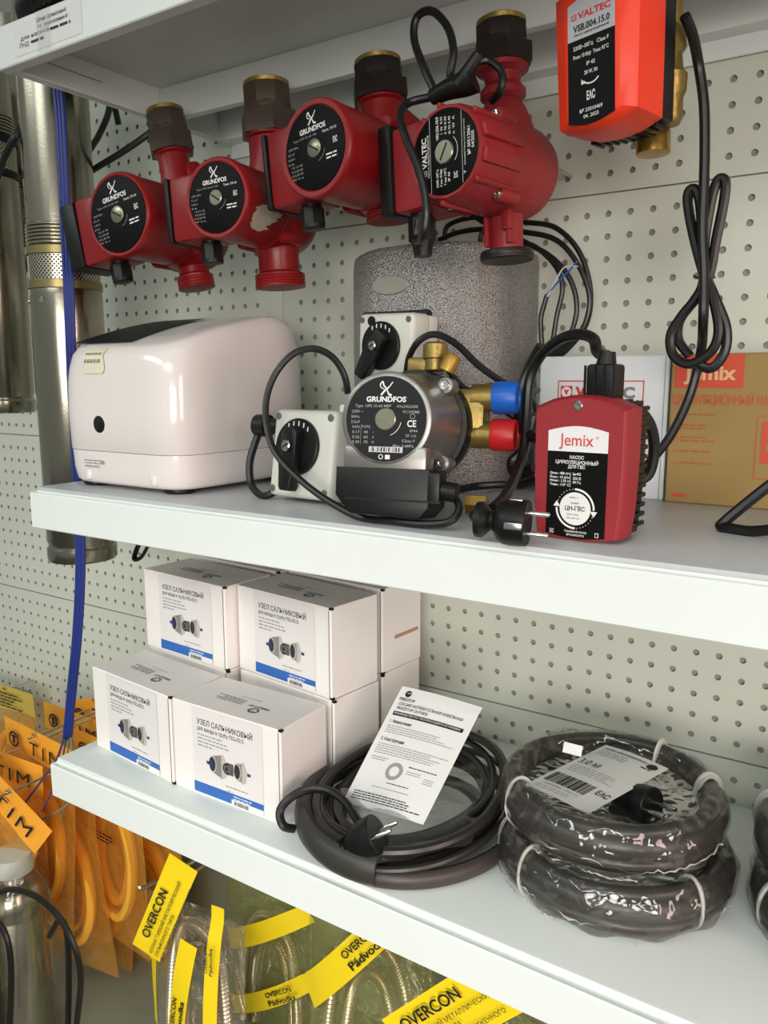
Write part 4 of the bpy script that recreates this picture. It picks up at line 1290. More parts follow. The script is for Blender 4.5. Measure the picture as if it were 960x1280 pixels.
for l, m_, nm in (([(682, 370), (698, 352), (712, 338), (722, 326)], mat('blue_wire', (40, 90, 180), 0.4), 'blue wire'), ([(684, 371), (696, 348), (706, 334), (722, 333)], mat('white_wire', (200, 200, 195), 0.4), 'white wire')):
    g = G(t.matrix_world.inverted())
    g.tube([at(a, b_, -0.062) for a, b_ in l], 0.0010, m_, 6)
    g.obj('wire_end', t)['label'] = nm

# ------------------------------------------------------------------ small cartons on the lowest shelf
BW, BD, BH = 0.166, 0.082, 0.1105
FLAP = mat('carton_edge_shadow', (120, 112, 104), 0.7)
IMGN = mat('printed_nickel', (150, 146, 138), 0.45, metal=0.3)
IMGN2 = mat('printed_nickel_light', (186, 182, 174), 0.45)
IMGD = mat('printed_dark', (46, 46, 52), 0.5)
IMGB = mat('printed_navy', (48, 58, 112), 0.5)
PANELM = mat('printed_panel_white', (222, 218, 216), 0.42)
def small_carton(label, M):
    t = thing('small_carton', label, 'box', M, 'small white cartons on the lowest shelf')
    g = G()
    g.box((0, BD / 2, BH / 2), (BW, BD, BH), CARD, 0.0012, 1)
    # the lid flap lies on top of the walls: thin seam and open corner slits
    g.box((0, BD / 2, BH - 0.0001), (BW - 0.0006, BD - 0.0006, 0.0012), CARD, 0.0004, 1)
    g.box((BW / 2 - 0.0030, -0.0002, BH / 2 - 0.001), (0.0007, 0.0008, BH - 0.004), FLAP)
    g.box((BW / 2 - 0.001, 0.002, BH - 0.0008), (0.0045, 0.0045, 0.0026), BLACK, 0.0004)
    g.box((BW / 2 - 0.001, 0.002, 0.0014), (0.0045, 0.0045, 0.0026), BLACK, 0.0004)
    g.obj('carton_body', t)
    g = G()
    X = T(0, -0.0006, 0) @ FY
    Z = 0.0002
    x0, x1 = -0.0500, 0.0570
    g.rect(x0, x1, 0.004, 0.1085, PANELM, X)
    g.text('УЗЕЛ САЛЬНИКОВЫЙ', 0.0005, 0.0935, 0.0066, PRINTK, X, Z, 0.012, 0.0850)
    g.text('для ввода в трубу FSG-0215', -0.0420, 0.0838, 0.0050, PRINTK, X, Z, 0.005, 0.0720, 'L')
    g.lines(-0.0420, 0.0760, 0.050, 3, 0.0044, 0.0016, PRINTG, X, Z, seed=4)
    g.lines(-0.0420, 0.0628, 0.026, 1, 0.0044, 0.0016, PRINTG, X, Z, seed=6)
    # picture of the gland: big nut, small nut, flange nut and the blue cable end
    def cone(cx, cy, r0, r1, w_, m0, m1):
        n = 24
        vs, fs = [], []
        for i in range(n + 1):
            a = PI / 2 + PI * 2 * i / n
            vs += [(cx - w_ + 0.55 * r0 * math.cos(a), cy + r0 * math.sin(a), Z), (cx + 0.55 * r1 * math.cos(a), cy + r1 * math.sin(a), Z)]
        for i in range(n): fs.append((2 * i, 2 * i + 1, 2 * i + 3, 2 * i + 2))
        g.add(vs, fs, m0, X)
        g.disc(cx - w_, cy, r0, m1, X, Z + 0.0002, 24)
    yb = 0.0450
    P0, gm = X, Matrix.Diagonal((1.12, 1.08, 1, 1))
    X = X @ T(0.0025, 0.0, 0) @ T(0, 0.045, 0) @ gm @ T(0, -0.045, 0)
    g.prism([(0.55 * 0.0135 * math.cos(PI * k / 3 + 0.3) - 0.006, yb + 0.0150 * math.sin(PI * k / 3 + 0.3)) for k in range(6)], 0, Z, IMGN2, X)
    g.add([(-0.019, yb + 0.0095, Z + .0001), (-0.019, yb - 0.0095, Z + .0001), (-0.007, yb - 0.0130, Z + .0001), (-0.007, yb + 0.0130, Z + .0001)], [(0, 1, 2, 3)], IMGN, X)
    XE = X @ T(-0.019, yb, 0) @ Matrix.Diagonal((0.55, 1, 1, 1))
    g.disc(0, 0, 0.0095, IMGN2, XE, Z + 0.0002, 24)
    g.disc(-0.0008, 0, 0.0080, IMGD, XE, Z + 0.0003, 24)
    g.rect(-0.0275, -0.021, yb - 0.0016, yb + 0.0018, IMGB, X, Z + 0.0004)
    g.disc(-0.0215, yb, 0.0028, IMGB, X, Z + 0.0004, 18, sy=1.4)
    g.rect(0.0005, 0.0095, yb - 0.0062, yb + 0.0072, IMGD, X, Z + 0.0001)
    g.disc(0.0015, yb, 0.0066, IMGD, X, Z + 0.0002, 20)
    g.disc(0.0004, yb, 0.0036, IMGN, X, Z + 0.0003, 18, 0.0028)
    for k in range(3): g.rect(0.0035 + 0.002 * k, 0.0042 + 0.002 * k, yb - 0.0060, yb + 0.0070, IMGN, X, Z + 0.0003)
    g.prism([(0.022 + 0.0062 * math.cos(PI * k / 3 + 0.2), yb + 0.0008 + 0.0135 * math.sin(PI * k / 3 + 0.2)) for k in range(6)], 0, Z, IMGN2, X)
    XE = X @ T(0.0150, yb + 0.0008, 0) @ Matrix.Diagonal((0.5, 1, 1, 1))
    g.rect(0.0150, 0.0210, yb - 0.0092, yb + 0.0106, IMGN, X, Z + 0.0001)
    g.disc(0, 0, 0.0098, IMGN2, XE, Z + 0.0002, 24)
    g.disc(-0.0008, 0, 0.0080, IMGD, XE, Z + 0.0003, 24)
    g.rect(0.0280, 0.0325, yb - 0.0006, yb + 0.0028, IMGB, X, Z)
    X = P0
    g.lines(0.000, 0.0230, 0.040, 1, 0.004, 0.0014, PRINTG, X, Z, seed=9)
    g.text('№ 17', 0.0080, 0.0185, 0.0022, PRINTG, X, Z, 0.0, 0.0090)
    g.rect(x0, x1, 0.004, 0.0170, BLUEP, X, Z)
    g.lines(0.012, 0.0135, 0.028, 2, 0.0030, 0.0012, PRINTW, X, Z + 0.0002, seed=2)
    g.rect(0.0090, x1, 0.0035, 0.0100, PAPER, X, Z + 0.0002)
    g.barcode(0.0125, 0.0350, 0.0038, 0.0085, PRINTK, X, Z + 0.0004)
    g.obj('printed_front', t)
    g = G()
    X = T(0, 0, BH + 0.0008) @ Matrix.Rotation(PI, 4, 'Z')
    Z = 0.0
    g.text('FREEZSTOP', -0.0240, -0.0330, 0.0046, PRINTK, X, Z, 0.02, 0.0300)
    g.disc(-0.0240, -0.0230, 0.0075, IMGB, X, Z, 26, 0.0048, sy=0.8)
    g.disc(-0.0235, -0.0235, 0.0052, PRINTG, X, Z, 26, 0.0, 0.5, 2.6, sy=0.8)
    g.lines(0.000, -0.0300, 0.046, 4, 0.0036, 0.0014, PRINTK, X, Z, seed=12)
    g.lines(-0.016, -0.0480, 0.044, 1, 0.0036, 0.0012, PRINTG, X, Z, seed=13)
    g.obj('printed_lid', t)
    return t
def bm_(xl, yl, xr, yr, z, dz=0):
    a = math.atan2(yr - yl, xr - xl)
    return T((xl + xr) / 2, (yl + yr) / 2, z) @ Matrix.Rotation(a, 4, 'Z')
z0, z1 = SB, SB + BH + 0.0010
c0 = small_carton('white carton of the bottom row at the left end of the shelf, nearest its corner', bm_(-0.309, -0.311, -0.1435, -0.327, z0))
bpy.context.view_layer.update()
def another(M, label): return dup(c0, M, label)
another(bm_(-0.1405, -0.3265, 0.0255, -0.3245, z0), 'white carton in the front of the bottom row right beside the open cable coil')
another(bm_(-0.312, -0.217, -0.146, -0.229, z1), 'white carton on the upper layer at the left, its front above the corner carton')
another(bm_(-0.1410, -0.2110, 0.0235, -0.2310, z1), 'right carton of the upper layer with its whole end in view')
another(bm_(-0.312, -0.214, -0.146, -0.228, z0), 'white carton hidden in the second bottom row under the upper left carton')
another(bm_(-0.1390, -0.2130, 0.0270, -0.2310, z0), 'white carton in the second bottom row under the pink lit upper carton')
another(bm_(-0.308, -0.121, -0.142, -0.132, z0), 'white carton hidden in the rearmost bottom row at the left')
another(bm_(-0.1380, -0.1190, 0.0280, -0.1310, z0), 'white carton in the rearmost bottom row at the right')
another(bm_(-0.308, -0.119, -0.142, -0.131, z1), 'back left carton of the upper layer with only its lid in sight')
r1 = another(bm_(-0.1380, -0.1150, 0.0275, -0.1300, z1), 'back right carton of the upper layer with brown tape on its end')
g = G()
g.box((BW / 2 + 0.0004, 0.050, 0.043), (0.0006, 0.050, 0.0045), mat('brown_tape', (176, 140, 104), 0.5), X=T(0, 0.05, 0.043) @ T(0, -0.05, -0.043) if False else None)
o = g.obj('tape_strip', r1)
o['label'] = 'brown tape strip'

# ------------------------------------------------------------------ open coil of heating cable with its leaflet
GREYRUB = mat('dark_grey_heating_cable', (40, 38, 34), 0.36, bump=0.06, bscale=150)
cx, cy = 0.136, -0.236
t = thing('heating_cable_coil', 'open coil of dark heating cable with a leaflet propped on it', 'cable coil', T(cx, cy, SB))
rn = random.Random(11)
for k in range(11):
    Rr = 0.078 + 0.0075 * (k % 6) + rn.uniform(-0.004, 0.004)
    zz = 0.007 + 0.0036 * k + rn.uniform(0, 0.003)
    ph = rn.uniform(0, 6.28)
    ox, oy = rn.uniform(-0.011, 0.011), rn.uniform(-0.010, 0.006)
    tl = rn.uniform(-0.004, 0.004)
    pts = []
    for i in range(26):
        a = ph + 2 * PI * i / 26
        pts.append((ox + Rr * 0.93 * math.cos(a) * (1 + 0.02 * math.sin(3 * a + k)), oy + Rr * 1.08 * math.sin(a), zz + 0.014 * (1 + math.sin(a + 0.5)) * (k / 15) - 0.010 * (1 - math.sin(a)) * (k / 15) + tl * math.cos(2 * a + ph)))
    g = G()
    g.tube(pts, (0.0048, 0.0056, 0.0042)[k % 3], GREYRUB if k % 3 else RUBBER, 8, 3, closed=True, flat=0.8)
    g.obj('cable_loop', t)
# the thick flat end sleeve round the front of the coil
pts = [(0.110 * math.cos(R(a)), 0.129 * math.sin(R(a)), 0.021 + 0.004 * math.sin(R(a * 2))) for a in range(185, 296, 8)]
g = G()
g.tube(pts, 0.0105, mat('sleeve_grey', (52, 50, 46), 0.45, bump=0.06, bscale=150), 12, 4, flat=1.5)
g.obj('end_sleeve', t)
pts = [(0.006 + 0.110 * math.cos(R(a)), 0.002 + 0.126 * math.sin(R(a)), 0.0095) for a in range(275, 371, 8)]
g = G()
g.tube(pts, 0.0070, mat('sleeve_brown', (62, 54, 50), 0.45, bump=0.06, bscale=150), 12, 4, flat=1.3)
g.obj('end_sleeve', t)
bpy.context.view_layer.update()
IV = t.matrix_world.inverted()
cordp = [atz(x_, y_, SB + z_) for x_, y_, z_ in ((456, 1046, 0.040), (446, 1024, 0.046), (432, 1003, 0.052), (410, 988, 0.054), (384, 987, 0.050), (362, 998, 0.042), (350, 1014, 0.030), (354, 1032, 0.018), (368, 1036, 0.012))]
cord(cordp, 0.0046, t)
pc = atz(458, 1048, SB + 0.044)
Xq = cols((0.80, 0.30, 0.52), (-0.42, 0.90, 0.10), (-0.44, -0.30, 0.85), pc)
u1 = Vector((0.80, 0.28, 0.53)).normalized()
v1 = Vector((0.25, -0.95, 0.12))
v1 = (v1 - u1 * v1.dot(u1)).normalized()
Xq = cols(u1, v1, u1.cross(v1), pc)
g = G(IV @ Xq)
g.lathe([(0.0070, -0.030), (0.0085, -0.022), (0.0150, -0.010), (0.0185, -0.002), (0.0190, 0.012), (0.0180, 0.013)], BLACK, LX, 28)
g.box((0.004, 0.0, 0.0185), (0.012, 0.012, 0.003), BLACK, 0.001)
for k in range(5): g.lathe([(0.0072, -0.030 + 0.0042 * k), (0.0098 + 0.0007 * k, -0.0290 + 0.0042 * k), (0.0072, -0.0272 + 0.0042 * k)], BLACK, LX, 20)
pg = g.obj('plug', t)
for s_ in (-1, 1):
    g = G(IV @ Xq)
    g.lathe([(0.0025, 0.012), (0.0025, 0.031), (0.0016, 0.0325)], CHROME, T(0, s_ * 0.0095, 0) @ LX, 14)
    g.obj('pin', pg)
BAGF = film('clear_bag_film', (236, 236, 232), 0.07, 0.05, 0.05, 55, 1.0)
def sheet_between(g, c00, c10, c01, c11, nu, nv, m, bulge=0.0, wave=0.0, thick=0.0, seed=0):
    rn = random.Random(seed)
    ph = rn.uniform(0, 6)
    nrm = (c10 - c00).cross(c01 - c00).normalized()
    vs, fs = [], []
    for j in range(nv + 1):
        for i in range(nu + 1):
            u, v = i / nu, j / nv
            p = (c00 * (1 - u) + c10 * u) * (1 - v) + (c01 * (1 - u) + c11 * u) * v
            p = p + nrm * (bulge * math.sin(PI * u) * math.sin(PI * v) + wave * math.sin(7 * u + 5 * v + ph) * math.cos(9 * v - 3 * u))
            vs.append(p)
    for j in range(nv):
        for i in range(nu):
            a = j * (nu + 1) + i
            fs.append((a, a + 1, a + nu + 2, a + nu + 1))
    g.add(vs, fs, m)
    return nrm
g = G(IV)
sheet_between(g, atz(470, 1085, SB + 0.030), atz(590, 1050, SB + 0.040), atz(425, 985, SB + 0.050), atz(610, 950, SB + 0.045), 16, 12, BAGF, 0.006, 0.005, seed=4)
g.obj('plastic_bag', t)
# leaflet
PB, PT = -0.305, -0.190
c00, c10, c11, c01 = at(428, 1003, PB), at(529, 1031, PB + 0.004), at(603, 884, PT + 0.006), at(503, 857, PT)
ux = (c10 - c00).normalized()
wd_ = ((c10 - c00).length + (c11 - c01).length) / 2
ht_ = ((c01 - c00).length + (c11 - c10).length) / 2
uy = ((c01 - c00) + (c11 - c10)).normalized()
tl_ = thing('leaflet', 'white printed leaflet leaning on the open cable coil', 'leaflet', frame(c00, ux, uy))
g = G()
nu, nv = 8, 12
vs, fs = [], []
I2 = tl_.matrix_world.inverted()
bpy.context.view_layer.update()
I2 = tl_.matrix_world.inverted()
def pap(u, v, e=0.0):
    p = (c00 * (1 - u) + c10 * u) * (1 - v) + (c01 * (1 - u) + c11 * u) * v
    q = I2 @ p
    q.z += 0.0025 * math.sin(PI * u) + e - 0.004 * max(0, v - 0.93) * 10 * 0.3
    return q
for j in range(nv + 1):
    for i in range(nu + 1): vs.append(pap(i / nu, j / nv))
for j in range(nv):
    for i in range(nu):
        a = j * (nu + 1) + i
        fs.append((a, a + 1, a + nu + 2, a + nu + 1))
g.add(vs, fs, PAPER)
# print laid out in a unit page (0..1 x 0..1.42) and wrapped on the sheet
pg = G()
pg.disc(0.13, 1.335, 0.040, PRINTK, None, 0, 20, 0.0, sy=1.05)
pg.disc(0.145, 1.325, 0.030, PRINTG, None, 0.001, 20, 0.012, 0.3, 2.9)
pg.text('FREEZSTOP', 0.15, 1.262, 0.036, PRINTK, None, 0, 0.02, 0.20)
pg.text('СЕКЦИЯ НАГРЕВАТЕЛЬНАЯ КАБЕЛЬНАЯ', 0.07, 1.200, 0.036, PRINTK, None, 0, 0.01, 0.80, 'L')
pg.text('FREEZSTOP OUTSIDE', 0.07, 1.150, 0.034, PRINTK, None, 0, 0.01, 0.40, 'L')
for i_ in range(15): pg.rect(0.06 + 0.058 * i_, 0.06 + 0.058 * (i_ + 1), 1.055, 1.105, PRINTK)
pg.text('РУКОВОДСТВО ПО ЭКСПЛУАТАЦИИ И УСТАНОВКЕ', 0.08, 1.080, 0.022, PAPER, None, 0.001, 0.01, 0.82, 'L')
pg.text('1. Назначение', 0.07, 0.985, 0.036, PRINTK, None, 0, 0.02, 0.28, 'L')
pg.lines(0.07, 0.925, 0.88, 4, 0.026, 0.009, PRINTG, None, 0, seed=21)
pg.text('2. Конструкция', 0.07, 0.765, 0.036, PRINTK, None, 0, 0.02, 0.30, 'L')
pg.lines(0.07, 0.705, 0.88, 5, 0.026, 0.009, PRINTG, None, 0, seed=22)
pg.lines(0.07, 0.550, 0.22, 2, 0.026, 0.009, PRINTG, None, 0, seed=23)
pg.disc(0.42, 0.440, 0.098, PRINTG, None, 0, 30, 0.058)
pg.lines(0.56, 0.520, 0.36, 1, 0.02, 0.010, PRINTK, None, 0, seed=24)
pg.lines(0.56, 0.470, 0.20, 2, 0.024, 0.008, PRINTG, None, 0, seed=25)
pg.lines(0.78, 0.440, 0.14, 3, 0.024, 0.008, PRINTG, None, 0, seed=29)
pg.lines(0.40, 0.300, 0.30, 1, 0.024, 0.009, PRINTK, None, 0, seed=26)
pg.lines(0.25, 0.235, 0.50, 1, 0.024, 0.008, PRINTG, None, 0, seed=27)
pg.lines(0.07, 0.150, 0.88, 4, 0.026, 0.011, PRINTK, None, 0, seed=28)
vs = [pap(v.x, v.y / 1.42, 0.0005 + v.z * 0.3) for v in pg.v]
for i, f in enumerate(pg.f): g.add([vs[k] for k in f], [tuple(range(len(f)))], pg.mats[pg.mi[i]])
g.obj('page', tl_, smooth=False)

# ------------------------------------------------------------------ rings of cable wrapped in clear film
WRAP = film('shrink_film', (228, 224, 214), 0.022, 0.05, 0.07, 42, 1.0, 0.012)
ZTIE = mat('white_zip_tie', (200, 198, 190), 0.4, alpha=0.8)
RINGM = mat('ring_cable', (50, 46, 40), 0.38, bump=0.08, bscale=120, vary=0.10, vscale=30)
SEAM = mat('gathered_film', (206, 202, 192), 0.25, alpha=0.55)
def wrapped_ring(label, c, Rr=0.086, rt=0.021, rw=0.0125, rots=0.0, ties=(200, 250, 20), seed=1, lift=0.0):
    t = thing('wrapped_cable_ring', label, 'cable coil', T(*c) @ Matrix.Rotation(R(rots), 4, 'Z') @ rx(lift), 'film wrapped cable rings')
    rn = random.Random(seed)
    for k, (dr, z_, r_) in enumerate(((0.0, 0.655, 0.62), (0.10, 0.20, 0.36), (-0.62, 0.34, 0.26), (0.55, 0.30, 0.28), (-0.60, 0.80, 0.22), (0.05, 1.02, 0.30))):
        pts = [((Rr + rw * dr + 0.0014 * math.sin(2 * q + k * 1.7)) * math.cos(q), (Rr + rw * dr + 0.0014 * math.cos(3 * q + k)) * math.sin(q), rt * 2 * z_ * 0.78 + 0.003 + 0.0010 * math.sin(3 * q + 2 * k)) for q in (2 * PI * i / 30 for i in range(30))]
        g = G()
        g.tube(pts, rt * r_, RINGM, 14, 2, closed=True)
        g.obj('cable_loop', t)
    # the film: a wrinkled skin round the ring, drawn in to the hub
    g = G()
    NA, NB = 96, 20
    vs, fs = [], []
    wr = [(rn.uniform(3, 17), rn.uniform(0, 6), rn.uniform(2, 7), rn.uniform(0, 6)) for _ in range(7)]
    for i in range(NA):
        b = 2 * PI * i / NA
        for j in range(NB):
            a = 2 * PI * j / NB
            e = 0.0022 + 0.0016 * sum(math.sin(round(f) * b + p + math.sin(round(h) * a + q)) for f, p, h, q in wr) / 2.2
            rr = Rr + (rw + e) * math.cos(a) * 1.02
            zz = rt * 1.02 + (rt * 1.06 + e) * math.sin(a)
            vs.append((rr * math.cos(b), rr * math.sin(b), max(0.0003, zz)))
    for i in range(NA):
        for j in range(NB): fs.append((i * NB + j, ((i + 1) % NA) * NB + j, ((i + 1) % NA) * NB + (j + 1) % NB, i * NB + (j + 1) % NB))
    g.add(vs, fs, WRAP)
    vs, fs = [], []
    for j in range(7):
        rr = (Rr - rw * 0.6) * j / 6 + 0.001
        for i in range(40):
            b = 2 * PI * i / 40
            vs.append((rr * math.cos(b), rr * math.sin(b), rt * 0.95 + 0.0012 * math.sin(3 * b + j) + 0.001 * math.cos(5 * b - 2 * j) + (j / 6) ** 3 * rt * 0.4))
    for j in range(6):
        for i in range(40): fs.append((j * 40 + i, j * 40 + (i + 1) % 40, (j + 1) * 40 + (i + 1) % 40, (j + 1) * 40 + i))
    g.add(vs, fs, WRAP)
    g.obj('film_wrap', t, ang=80)
    # ragged welded seams where the film is gathered
    for zc_, a0_, a1_, ro in ((0.62, 190, 350, 1.22), (0.10, 215, 300, 1.10)):
        g = G()
        pts = []
        for i in range(60):
            b = R(a0_ + (a1_ - a0_) * i / 59)
            rr = Rr + rw * ro + rn.uniform(-0.0012, 0.0016)
            pts.append((rr * math.cos(b), rr * math.sin(b), max(0.002, rt * zc_ + rn.uniform(-0.0018, 0.0018) + 0.003 * math.sin(4 * b + seed))))
        g.tube(pts, 0.0010, SEAM, 5, 1, rf=lambda u: max(0.05, 1.3 * math.sin(23 * u + 3 * math.sin(9 * u + seed)) * abs(math.sin(61 * u))))
        g.obj('film_seam', t)
    for a in ties:
        b = R(a)
        pts = []
        for j in range(18):
            q = 2 * PI * j / 18
            rr = Rr + (rw * 1.02) * math.cos(q)
            pts.append((rr * math.cos(b), rr * math.sin(b), rt * 1.12 + rt * 1.05 * math.sin(q)))
        g = G()
        g.tube(pts, 0.0040, ZTIE, 6, 2, closed=True, flat=0.45)
        g.obj('zip_tie', t)
    return t
def inner_plug(t, a, z, tilt=0):
    Xp_ = Matrix.Rotation(R(a), 4, 'Z') @ T(0.035, 0, z) @ ry(tilt)
    g = G(Xp_)
    g.lathe([(0.0080, -0.030), (0.0150, -0.012), (0.0180, -0.003), (0.0185, 0.012), (0.0175, 0.013)], BLACK, LX, 24)
    p_ = g.obj('plug', t)
    for s_ in (-1, 1):
        g = G(Xp_)
        g.lathe([(0.0024, 0.012), (0.0024, 0.031), (0.0016, 0.032)], CHROME, T(0, s_ * 0.0095, 0) @ LX, 12)
        g.obj('pin', p_)
WR, WT = 0.0945, 0.0225
lo = wrapped_ring('lower of the two film wrapped cable rings stacked in the middle of the lowest shelf', (0.350, -0.202, SB), WR + 0.003, WT, 0.0135, 0, (205, 238, 330), 3)
hi = wrapped_ring('upper film wrapped cable ring topped by a white tag with a barcode', (0.342, -0.192, SB + 2 * WT * 1.04 + 0.002), WR, WT, 0.0125, 0, (222, 28, 75), 8)
inner_plug(hi, -20, 0.030, -8)
bpy.context.view_layer.update()
# tag: a rounded card lying across the ring
zt = SB + 4 * WT * 1.04 + 0.006
c00, c10, c11, c01 = atz(655, 981, zt - 0.006), atz(734, 1018, zt - 0.014), atz(836, 961, zt + 0.002), atz(757, 931, zt + 0.001)
LW, LH = (c10 - c00).length, ((c01 - c00).length + (c11 - c10).length) / 2
tg = thing('product_tag', 'white product tag with a barcode and a length lying on the upper wrapped ring', 'tag', frame(c00, c10 - c00, c01 - c00))
bpy.context.view_layer.update()
IT = tg.matrix_world.inverted()
UP = (c10 - c00).cross(c01 - c00).normalized()
def tagp(x, y, e=0.0):
    u, v = x / LW, y / LH
    p_ = (c00 * (1 - u) + c10 * u) * (1 - v) + (c01 * (1 - u) + c11 * u) * v
    return IT @ (p_ + UP * (e + 0.002 * math.sin(PI * u)))
k = 0.005
pg = G()
nb = 10
for iy in range(14):
    y0_, y1_ = LH * iy / 14, LH * (iy + 1) / 14
    for ix in range(nb):
        x0_, x1_ = LW * ix / nb, LW * (ix + 1) / nb
        pg.rect(x0_, x1_, y0_, y1_, mat('tag_card', (206, 206, 200), 0.45), None, 0.0)
Z = 0.0006
def tx(s_, u, v, h, wd=None, m=PRINTK, b_=0.01, al='L'): pg.text(s_, u * LW, v * LH, h, m, None, Z, b_, wd, al)
tx('Комплект кабеля нагревательного', 0.08, 0.930, 0.0034, 0.66 * LW, b_=0.02)
pg.lines(0.08 * LW, 0.875 * LH, 0.60 * LW, 3, 0.0040, 0.0015, PRINTG, None, Z, seed=31)
pg.disc(0.85 * LW, 0.910 * LH, 0.0050, PRINTK, None, Z, 20)
pg.lines(0.74 * LW, 0.845 * LH, 0.20 * LW, 1, 0.004, 0.0018, PRINTK, None, Z, seed=32)
tx('3,0 м', 0.06, 0.620, 0.0105, 0.32 * LW, b_=0.0)
pg.lines(0.08 * LW, 0.530 * LH, 0.75 * LW, 4, 0.0040, 0.0012, PRINTG, None, Z, seed=33)
pg.barcode(0.07 * LW, 0.72 * LW, 0.170 * LH, 0.340 * LH, PRINTK, None, Z, seed=7)
pg.text('4 603766 170117', 0.40 * LW, 0.130 * LH, 0.0026, PRINTK, None, Z, 0.0, 0.55 * LW)
pg.text('ЕАС', 0.86 * LW, 0.290 * LH, 0.0080, PRINTK, None, Z, 0.02, 0.0120)
pg.lines(0.08 * LW, 0.080 * LH, 0.60 * LW, 2, 0.0034, 0.0012, PRINTG, None, Z, seed=35)
g = G()
vs = [tagp(v_.x, v_.y, v_.z) for v_ in pg.v]
for i, f in enumerate(pg.f): g.add([vs[q] for q in f], [tuple(range(len(f)))], pg.mats[pg.mi[i]])
g.obj('tag_card', tg, smooth=False)
g = G(hi.matrix_world.inverted())
p = atz(703, 940, SB + 4 * WT * 1.04 + 0.006)
g.add([p, p + Vector((0.020, 0, 0)), p + Vector((0.020, 0.004, 0.010)), p + Vector((0, 0.004, 0.010))], [(0, 1, 2, 3)], PAPER)
g.obj('paper_strip', hi)
lo2 = wrapped_ring('lower wrapped cable ring at the right edge of the picture', (0.582, -0.170, SB), WR + 0.003, WT, 0.0135, 20, (190, 280), 5)
hi2 = wrapped_ring('upper wrapped cable ring at the right edge of the picture', (0.576, -0.152, SB + 2 * WT * 1.04 + 0.002), WR, WT, 0.0125, 40, (140, 300), 6)
g = G()
g.rect(-0.075, -0.035, -0.02, 0.035, PAPER, T(0, 0, 2 * WT + 0.003))
g.obj('tag_card', hi2)
# black strap end hanging under the middle shelf, and the ribbed hose on the overhead shelf
g = G()
g.tube(c3((181, 668, -0.12), (172, 684, -0.12), (168, 698, -0.12), (176, 697, -0.118), (184, 684, -0.118), (190, 668, -0.118)), 0.0050, RUBBER, 8, flat=0.6)
g.tube([(at(181, 668, -0.12).x, -0.12, ZM - 0.030), (at(181, 668, -0.12).x, -0.12, ZM - 0.0448)], 0.004, RUBBER, per=1)
tag(g.obj('strap'), 'black strap loop hanging down under the middle shelf at the left', 'strap')
t = thing('ribbed_hose', 'coil of black ribbed hose lying on the overhead shelf at its left corner', 'hose', T(-0.235, -0.244, ZU + 0.006))
for k in range(4):
    g = G()
    pts = [((0.118 - 0.006 * k) * math.cos(2 * PI * i / 150), (0.118 - 0.006 * k) * math.sin(2 * PI * i / 150), 0.016 + 0.029 * k) for i in range(150)]
    g.tube(pts, 0.0155, RUBBER, 10, 1, closed=True, rib=0.84)
    g.obj('hose_loop', t)

# ------------------------------------------------------------------ steel borehole pumps hanging at the left
MESHM = bpy.data.materials.new('perforated_steel')
MESHM.use_nodes = True
nt = MESHM.node_tree
b = nt.nodes['Principled BSDF']
b.inputs['Metallic'].default_value = 1.0
b.inputs['Roughness'].default_value = 0.3
tc = nt.nodes.new('ShaderNodeTexCoord')
sx = nt.nodes.new('ShaderNodeSeparateXYZ')
at2 = nt.nodes.new('ShaderNodeMath'); at2.operation = 'ARCTAN2'
mu = nt.nodes.new('ShaderNodeMath'); mu.operation = 'MULTIPLY'; mu.inputs[1].default_value = 0.05
cb = nt.nodes.new('ShaderNodeCombineXYZ')
mp = nt.nodes.new('ShaderNodeMapping')
mp.inputs['Rotation'].default_value = (0, 0, PI / 4)
mp.inputs['Scale'].default_value = (240, 240, 240)
fr = nt.nodes.new('ShaderNodeVectorMath'); fr.operation = 'FRACTION'
sb = nt.nodes.new('ShaderNodeVectorMath'); sb.operation = 'SUBTRACT'; sb.inputs[1].default_value = (0.5, 0.5, 0)
ml = nt.nodes.new('ShaderNodeVectorMath'); ml.operation = 'MULTIPLY'; ml.inputs[1].default_value = (1, 1, 0)
ln = nt.nodes.new('ShaderNodeVectorMath'); ln.operation = 'LENGTH'
gt = nt.nodes.new('ShaderNodeMath'); gt.operation = 'GREATER_THAN'; gt.inputs[1].default_value = 0.33
mix = nt.nodes.new('ShaderNodeMix'); mix.data_type = 'RGBA'
mix.inputs[6].default_value = (0.02, 0.02, 0.018, 1)
mix.inputs[7].default_value = (0.62, 0.56, 0.46, 1)
for a_, b_ in ((tc.outputs['Object'], sx.inputs[0]), (sx.outputs[1], at2.inputs[0]), (sx.outputs[0], at2.inputs[1]), (at2.outputs[0], mu.inputs[0]), (mu.outputs[0], cb.inputs[0]), (sx.outputs[2], cb.inputs[1]), (cb.outputs[0], mp.inputs[0]), (mp.outputs[0], fr.inputs[0]), (fr.outputs[0], sb.inputs[0]), (sb.outputs[0], ml.inputs[0]), (ml.outputs[0], ln.inputs[0]), (ln.outputs['Value'], gt.inputs[0]), (gt.outputs[0], mix.inputs[0]), (mix.outputs[2], b.inputs['Base Color'])):
    nt.links.new(a_, b_)

